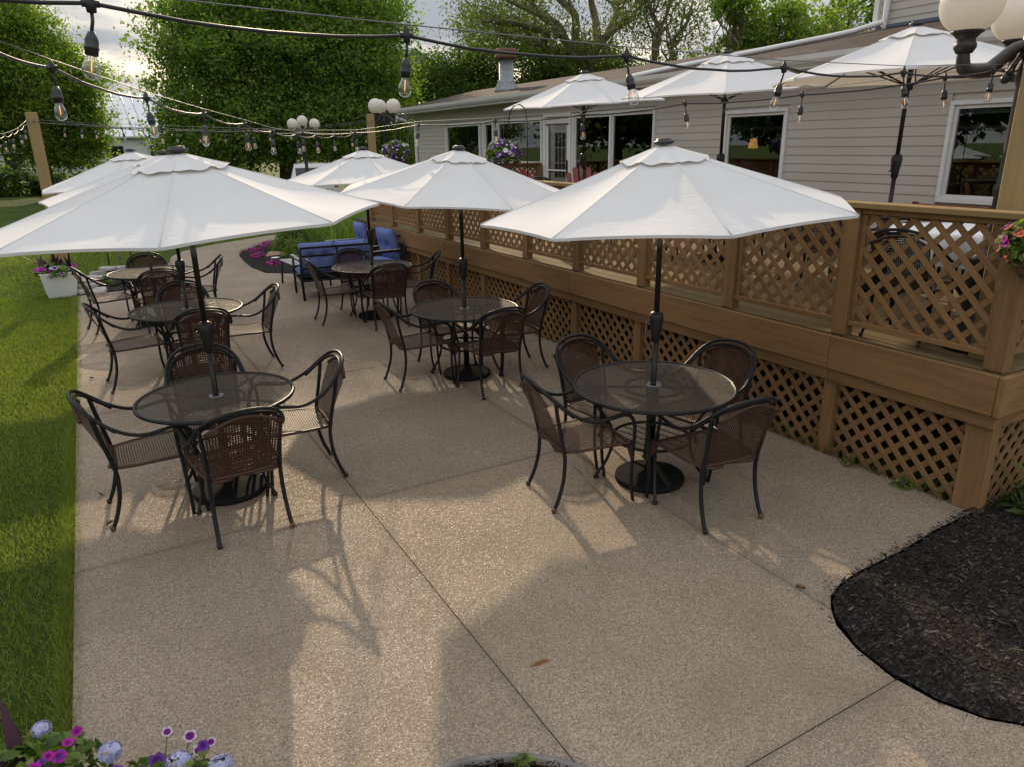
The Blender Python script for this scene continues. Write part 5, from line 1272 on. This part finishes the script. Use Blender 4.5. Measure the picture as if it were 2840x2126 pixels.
# ================================================================== TREES
def limb(b, p0, p1, r0, r1, wig=.1, n=5):
    p0, p1 = Vector(p0), Vector(p1); L = (p1-p0).length; pts = []; rs = []
    for k in range(n+1):
        t = k/n; q = p0.lerp(p1, t)
        if 0 < k < n: q += Vector((random.uniform(-1, 1), random.uniform(-1, 1), random.uniform(-.5, .8)))*wig*L*math.sin(math.pi*t)
        pts.append(q); rs.append(r0+(r1-r0)*t)
    pc = catmull(pts, 3); m_ = len(pc); b.tube(pc, [r0+(r1-r0)*i/(m_-1) for i in range(m_)], 8); return pts
def tree(name, label, x, y, trunk_r, trunk_h, lobes, nleaf, lsize, mat, bark='bark', group=None, clump=.55, droop=0., per=26, up=.35, aspect=1.5, branches=True, lean=(0, 0), shell=.45):
    """lobes: (dx, dy, z, rx, ry, rz) ellipsoids of foliage"""
    root = thing(name, label, 'tree', (x, y, 0), 0, group); b = MB()
    top = Vector((lean[0], lean[1], trunk_h)); limb(b, (0, 0, -.15), top, trunk_r*1.25, trunk_r*.72, .03)
    b.tube([(0, 0, -.1), (0, 0, .35)], [trunk_r*1.7, trunk_r*1.2], 10)
    if branches:
        for (dx, dy, z, rx, ry, rz) in lobes:
            c = Vector((dx, dy, z)); pts = limb(b, top*random.uniform(.7, 1.), c, trunk_r*.56, trunk_r*.18, .12)
            for k in range(5):
                q = c+Vector((random.uniform(-1, 1)*rx, random.uniform(-1, 1)*ry, random.uniform(-.4, .9)*rz))*.8; limb(b, pts[random.choice((2, 3, 4))], q, trunk_r*.20, .015, .14, 4)
    b.build('trunk', bark, root)
    vol = np.array([l[3]*l[4]+l[3]*l[5] for l in lobes]); vol = vol/vol.sum(); C = []
    for l, v in zip(lobes, vol):
        nc = max(6, int(nleaf*v/per)); u = rng.normal(size=(nc, 3)); u /= np.linalg.norm(u, axis=1, keepdims=True)
        bump_ = 1+.22*np.sin(u[:, :1]*6+l[0])*np.cos(u[:, 1:2]*5+l[2])+.14*np.sin(u[:, 2:]*9+l[1])+.06*np.sin(u[:, :1]*15+u[:, 2:]*13)
        cc = u*(shell+(1-shell)*rng.uniform(0, 1, (nc, 1))**.55)*bump_*np.array(l[3:6])+np.array(l[:3])
        sc = np.exp(rng.normal(0, .35, (nc, 1, 1)))
        off = rng.normal(size=(nc, per, 3)).clip(-1.5, 1.5)*np.array([clump, clump, clump*(.55+droop)])*.5*sc
        if droop: off[:, :, 2] -= np.abs(rng.normal(0, droop*.7, (nc, per)))
        C.append((cc[:, None, :]+off).reshape(-1, 3))
    C = np.concatenate(C); C = C[C[:, 2] > .5]
    link('crown', leaves(C, lsize, mat, 'crown', up, droop*1.5, aspect), root); return root
def at(u, v, d): p = at_depth(u, v, d); return p.x, p.y, p.z
# big maple behind the patio
x, y, _ = at(800, 470, 33)
tree('maple_tree', 'huge dense green maple filling the centre left background', x, y, .42, 3.2, [(-.3, 0, 5.6, 4.6, 4.2, 3.6), (-2.9, .5, 4.3, 2.2, 2.4, 2.2), (3.2, .3, 5.0, 3.0, 3.0, 2.9), (.9, -1.0, 7.6, 3.3, 3.0, 2.3), (-2.1, .5, 7.3, 2.6, 2.6, 2.2), (4.9, 1.0, 3.8, 1.9, 2.0, 2.1), (-4.1, .5, 2.7, 1.2, 1.4, 1.1), (.5, -1.5, 3.4, 3.4, 2.5, 1.5), (2.6, -.6, 3.0, 2.6, 2.0, 1.6), (-2.2, -.6, 2.6, 2.4, 2.0, 1.2), (1.6, .3, 9.3, 3.0, 2.8, 2.0), (4.2, .6, 7.6, 2.4, 2.4, 2.3), (4.4, -.3, 2.4, 1.8, 1.6, 1.3)], 310000, .112, 'maple_leaf', clump=.70, per=34, aspect=1.25)
x, y, _ = at(133, 485, 36)
tree('maple_tree', 'bright green maple at the left edge behind the planter post', x, y, .24, 2.6, [(-.3, 0, 5.2, 3.4, 3.0, 2.9), (-.9, 0, 7.9, 2.5, 2.3, 2.2), (1.5, .3, 3.7, 1.6, 1.8, 1.7), (-2.8, .3, 4.2, 2.4, 2.2, 2.3), (.8, -.5, 2.5, 1.9, 1.8, 1.1), (1.3, 0, 6.0, 1.3, 1.4, 1.3), (-3.2, 0, 6.6, 1.8, 1.8, 1.9)], 170000, .110, 'maple_leaf_bright', clump=.64, per=34, aspect=1.25)
# willows behind the house
x, y, _ = at(1640, 180, 40)
def willow(x, y, label, s, lobes, n, lean):
    return tree('willow_tree', label, x, y, .50*s, 7.6*s, lobes, int(n*1.35), .18, 'willow_leaf', 'bark_light', 'willows behind the house', .85, .55, 22, .0, 3.2, True, lean, .25)
willow(x, y, 'tall spreading willow with bare forking limbs behind the house roof', 1., [(-5.2, 1, 9.6, 2.8, 2.4, 1.6), (-2.8, 0, 11.5, 2.6, 2.4, 1.4), (.4, 0, 12.4, 2.6, 2.4, 1.4), (-3.4, -1, 8.2, 2.4, 2.2, 1.4), (3.2, .5, 10.6, 2.2, 2.2, 1.6), (-6.8, 0, 8.2, 1.6, 1.6, 1.3), (1.8, -1, 8.6, 1.6, 1.6, 1.1), (-1.0, -1, 7.2, 2.2, 1.8, 1.1)], 13000, (-.4, 0))
x, y, _ = at(1800, 180, 38)
willow(x, y, 'leaning willow with dark crooked trunk right of the tall willow', .62, [(1.2, 0, 7.8, 1.9, 1.8, 1.5), (2.8, 0, 9.4, 2.0, 1.8, 1.5), (-.5, 0, 9.6, 1.6, 1.6, 1.4), (3.4, 0, 6.6, 1.6, 1.6, 1.2), (.8, 0, 10.6, 2., 1.8, 1.2)], 6500, (1.3, 0))
# dark trees behind
for (u, d, lab, lobes) in ((1420, 46, 'dark round tree behind the chimney flue', [(0, 0, 6.6, 4.0, 3.6, 3.4), (-2.6, 0, 4.6, 2.6, 2.6, 2.6), (2.8, 0, 5.0, 2.8, 2.6, 2.6)]), (1640, 47, 'dark tree low behind the tall willow trunk', [(0, 0, 5.6, 3.4, 3.2, 2.6), (2.6, 0, 4.6, 2.4, 2.4, 2.2)]), (1215, 44, 'dark tree just left of the house roof corner', [(0, 0, 4.4, 2.8, 2.6, 2.6), (1.6, 0, 3.2, 2.2, 2.0, 2.0), (-1.4, 0, 2.8, 1.9, 1.9, 1.9)])):
    x, y, _ = at(u, 420, d); tree('shade_tree', lab, x, y, .25, 2.2, lobes, 60000, .15, 'dark_leaf', group='dark trees behind the house', clump=.8)
# sparse upright maples over the roof on the right
for (u, d, s, lab, lean) in ((2040, 33, 1.0, 'airy young maple with upright shoots above the roof, left one', .2), (2190, 33, .92, 'airy young maple with upright shoots above the roof, middle one', -.1), (2330, 34, .95, 'airy young maple beside the upper storey corner', .1)):
    x, y, _ = at(u, 300, d); lo = []
    for k in range(9): a = random.uniform(0, 6.28); r = random.uniform(.2, 2.0); lo.append((r*math.cos(a), r*math.sin(a), random.uniform(5.8, 8.6)*s, .70, .70, .80))
    lo.append((0, 0, 5.5*s, 2.3, 1.7, 1.2)); lo.append((.5, 0, 6.5*s, 1.4, 1.2, .9)); tree('young_maple', lab, x, y, .14, 3.4, lo, 8500, .15, 'maple_leaf_bright', 'bark_light', 'young maples behind the roof', .42, 0, 12, .2, 1.3, True, (lean, 0), .2)
x, y, _ = at(2425, 300, 25); tree('shade_tree', 'dark leafy tree edge beside the upper storey downspout', x, y, .2, 2.6, [(.5, 0, 6.2, 1.0, 1.0, 1.8), (.9, .3, 7.2, .9, .9, 1.2)], 6000, .20, 'dark_leaf', group='dark trees behind the house', clump=.5)
# trees to the left of the frame (their reflections fill the windows)
for i, (x, y, lab) in enumerate(((-17, 23, 'dark lawn tree mirrored in the house windows, nearest of four'), (-22, 34, 'dark lawn tree mirrored in the house windows, second of four'), (-15, 44, 'dark lawn tree mirrored in the house windows, farthest of four'), (-19, 12, 'dark lawn tree mirrored in the right-hand window, level with the patio'))):
    tree('lawn_tree', lab, x, y, .35, 2.4, [(0, 0, 5.6, 4.2, 4.2, 3.6), (2.5, 1, 4.2, 3, 3, 2.6), (-2, -1.5, 4.4, 3, 3, 2.8), (0, 0, 8.0, 3., 3., 2.3)], 11000, .40, 'dark_leaf', group='lawn trees mirrored in the windows', clump=1.1)
# far shrubs along the lawn edge
for (u, v, d, rx, rz, lab) in ((40, 500, 40, 2.1, 1.7, 'dense shrub on the far lawn edge at the left border'), (-60, 500, 41, 2.0, 1.9, 'shrub on the far lawn edge cut by the left border'), (175, 500, 41, 1.9, 1.3, 'low shrub on the far lawn edge behind the planter post'), (560, 480, 45, 2.4, 2.2, 'shrub mass under the left side of the big maple'), (420, 480, 44, 2.2, 1.9, 'shrub between the two maples'), (1060, 480, 40, 2.2, 1.9, 'shrub at the right foot of the big maple')):
    x, y, _ = at(u, v, d); shrub(x, y, rx, rz, 3800, .17, 'dark_leaf', lab, 'hedge_shrub', 1.5, 0, 'shrubs on the far lawn edge', 1.2)
x, y, _ = at(985, 520, 27)
sl = tag(link('tree_sapling', None, None, (x, y, 0)), 'short leafy sapling on the far lawn behind the farthest deck-side umbrella', 'tree'); P = sphere_pts(500, -.6); link('crown', leaves(P*np.array([.42, .42, .55])*rng.uniform(.5, 1, (500, 1))+np.array([0, 0, 1.25]), .13, 'maple_leaf_bright', 'crown'), sl); b = MB(); b.tube([(0, 0, -.05), (0, 0, 1.2)], .02, 6); b.build('trunk', 'bark', sl)
# staked young trees
def staked(x, y, h, label, crown=True):
    o = thing('staked_tree', label, 'tree', (x, y, 0), 0, 'young staked trees'); b = MB(); limb(b, (0, 0, -.03), (.02, .0, h), .022, .012, .02); tr = b.build('trunk', 'bark_light', o)
    b = MB(); b.tube([(.22, .0, 0), (.22, 0, .62)], .012, 6); b.tube([(-.2, .1, 0), (-.2, .1, .62)], .012, 6); b.build('stake', 'black_metal', o)
    b = MB(); b.tube([(.026*math.cos(a), .026*math.sin(a), .46) for a in [k*.63 for k in range(10)]], .012, 6, True); b.tube([(.02, 0, .46), (.22, 0, .34)], .007, 5); b.tube([(-.02, 0, .46), (-.19, .1, .60)], .007, 5); b.build('tie_strap', 'tie_green', o)
    if crown: P = sphere_pts(700, -.3); link('crown', leaves(P*np.array([.45, .45, .35])*rng.uniform(.4, 1, (700, 1))+np.array([.02, 0, h+.12]), .10, 'maple_leaf', 'crown', .2), o)
staked(.33, 16.65, 1.35, 'slender staked young tree with green tie on the lawn behind the far table'); staked(4.05, 16.7, .95, 'small staked tree with green tie in the island bed')

# ================================================================== FAR BUILDINGS, VEHICLE
def barn(name, label, c, rz, L, W, hw, hr, wmat, rmat, ribs=True):
    o = thing(name, label, 'building', c, rz); b = MB()
    b.add([(-L/2, -W/2, 0), (L/2, -W/2, 0), (L/2, W/2, 0), (-L/2, W/2, 0), (-L/2, -W/2, hw), (L/2, -W/2, hw), (L/2, W/2, hw), (-L/2, W/2, hw), (-L/2, 0, hr), (L/2, 0, hr)], [(0, 1, 5, 4), (2, 3, 7, 6), (1, 2, 6, 9, 5), (3, 0, 4, 8, 7)]); b.build('wall', wmat, o)
    ov = .4
    for s in (-1, 1):
        b = MB(); k = (hr-hw)/(W/2); y1 = s*(W/2+ov); z1 = hw-ov*k+.06
        b.add([(-L/2-ov, 0, hr+.06), (L/2+ov, 0, hr+.06), (L/2+ov, y1, z1), (-L/2-ov, y1, z1), (-L/2-ov, 0, hr-.06), (L/2+ov, 0, hr-.06), (L/2+ov, y1, z1-.12), (-L/2-ov, y1, z1-.12)], [(0, 1, 2, 3), (7, 6, 5, 4), (0, 4, 5, 1), (1, 5, 6, 2), (2, 6, 7, 3), (3, 7, 4, 0)]); r = b.build('roof', rmat, o)
        if ribs:
            for i in range(int(L/.75)):
                x = -L/2+.3+i*.75; b = MB(); b.tube([(x, s*.05, hr+.075), (x, y1, z1+.075)], .045, 4); b.build('roof_rib', rmat, r)
    for i in range(3):
        b = MB(); b.box((-L/2+L*(i+.5)/3, -W/2-.02, hw*.55), (1.2, .06, 1.3), None, .01); b.build('window', 'car_glass', o)
    return o
x, y, _ = at(372, 360, 62); barn('metal_roofed_barn', 'pale outbuilding with a ribbed metal roof between the two maples', (x-2.2, y, 0), R_(4), 9.5, 9, 3.6, 6.9, 'white_siding_far', 'metal_roof')
x, y, _ = at(20, 430, 58); barn('white_shed', 'white shed half hidden behind the left maple', (x, y, 0), R_(10), 9, 6, 2.8, 4.2, 'white_siding_far', 'metal_roof', False)
x, y, _ = at(1195, 300, 64); barn('grey_gable_house', 'grey gabled house peeking between the maple and the dark trees', (x-2., y, 0), R_(75), 10, 9, 6.2, 9.6, 'grey_siding_far', 'steel_roof_dark', False)
def car(loc, rz, label):
    o = thing('parked_car', label, 'car', loc, rz); b = MB()
    def sec(x, w, prof): return [(x, s*w*p[0], p[1]) for s in (1,) for p in prof]
    # body as lofted side profile
    side = [(-2.3, .45), (-2.32, .9), (-2.2, 1.08), (-2.05, 1.62), (-1.7, 1.70), (.1, 1.70), (.95, 1.14), (2.05, 1.0), (2.28, .8), (2.28, .42)]
    L = len(side); W_ = .90
    vs = [(x, -W_ if z < 1.2 else -W_*.80, z) for x, z in side]+[(x, W_ if z < 1.2 else W_*.80, z) for x, z in side]
    b.add(vs, [tuple(range(L)), tuple(range(2*L-1, L-1, -1))]+[(i, (i+1) % L, L+(i+1) % L, L+i) for i in range(L)]); b.build('body', 'car_white', o)
    b = MB(); b.box((-2.12, 0, 1.36), (.06, 1.36, .42), Matrix.Rotation(.26, 3, 'Y'), .02); b.build('rear_window', 'car_glass', o)
    for s in (1, -1):
        b = MB(); b.add([(-1.95, s*.80, 1.18), (.78, s*.86, 1.18), (.10, s*.745, 1.60), (-1.85, s*.745, 1.60)], [(0, 1, 2, 3)]); b.build('side_window', 'car_glass', o)
        b = MB(); b.box((-2.27, s*.78, 1.0), (.14, .18, .34), None, .03); b.build('tail_light', 'tail_red', o)
        b = MB(); b.tube([(-1.8, s*.62, 1.72), (-1.7, s*.62, 1.80), (.0, s*.62, 1.80), (.15, s*.62, 1.72)], .022, 6); b.build('roof_rail', 'black_plastic', o)
        for wx in (-1.45, 1.4):
            b = MB(); b.lathe([(.0, -.1), (.30, -.1), (.34, -.06), (.34, .06), (.30, .1), (.0, .1)], 20); wh = b.build('wheel', 'tyre', o); wh.location = (wx, s*.82, .34); wh.rotation_euler.x = math.pi/2
            b = MB(); b.lathe([(.0, -.115), (.20, -.112), (.21, -.10), (.21, .10), (.20, .112), (.0, .115)], 16); b.build('rim', 'alloy', wh)
x, y, _ = at(872, 500, 27.5); car((x+.57, y+2.2, 0), R_(76), 'white car with red tail light half hidden behind the far umbrella')
# weathered stump post behind the lamp
x, y, _ = at(880, 480, 30); b = MB(); b.tube([(-.25, 0, -.1), (-.22, 0, .9), (-.2, 0, 1.75)], [.3, .22, .18], 8); b.tube([(.3, 0, -.1), (.28, .05, 1.6)], [.25, .15], 8); o = b.build('tree_stump', 'stump_wood'); o.location = (x, y+.5, 0); tag(o, 'pale weathered split stump behind the far lamp post', 'stump')
# table lamp glowing inside the window
_lp = on_plane(2088, 412, (10.95, 0), (10.95, 20))
tl = thing('table_lamp', 'lit table lamp with orange shade seen through the second window from right', 'lamp', (_lp.x, _lp.y, 1.225))
b = MB(); b.lathe([(.08, 0), (.08, .02), (.03, .04), (.045, .30), (.02, .62), (.01, .66), (.01, .96)], 16); b.build('base', 'lamp_base_wood', tl)
b = MB(); b.lathe([(.092, .945), (.058, 1.115)], 20); b.f = b.f[:-2]; b.smooth = b.smooth[:-2]; b.build('shade', 'lamp_shade_lit', tl)
st = thing('side_table', 'dark side table carrying the lit lamp inside the window', 'table', (_lp.x, _lp.y, .73)); st.scale = (1, 1, .75); b = MB(); b.box((0, 0, .64), (.6, .6, .03), None, .004); b.build('top', 'lamp_base_wood', st)
for sx in (1, -1):
    for sy in (1, -1): b = MB(); b.box((sx*.26, sy*.26, .318), (.04, .04, .636)); b.build('leg', 'lamp_base_wood', st)
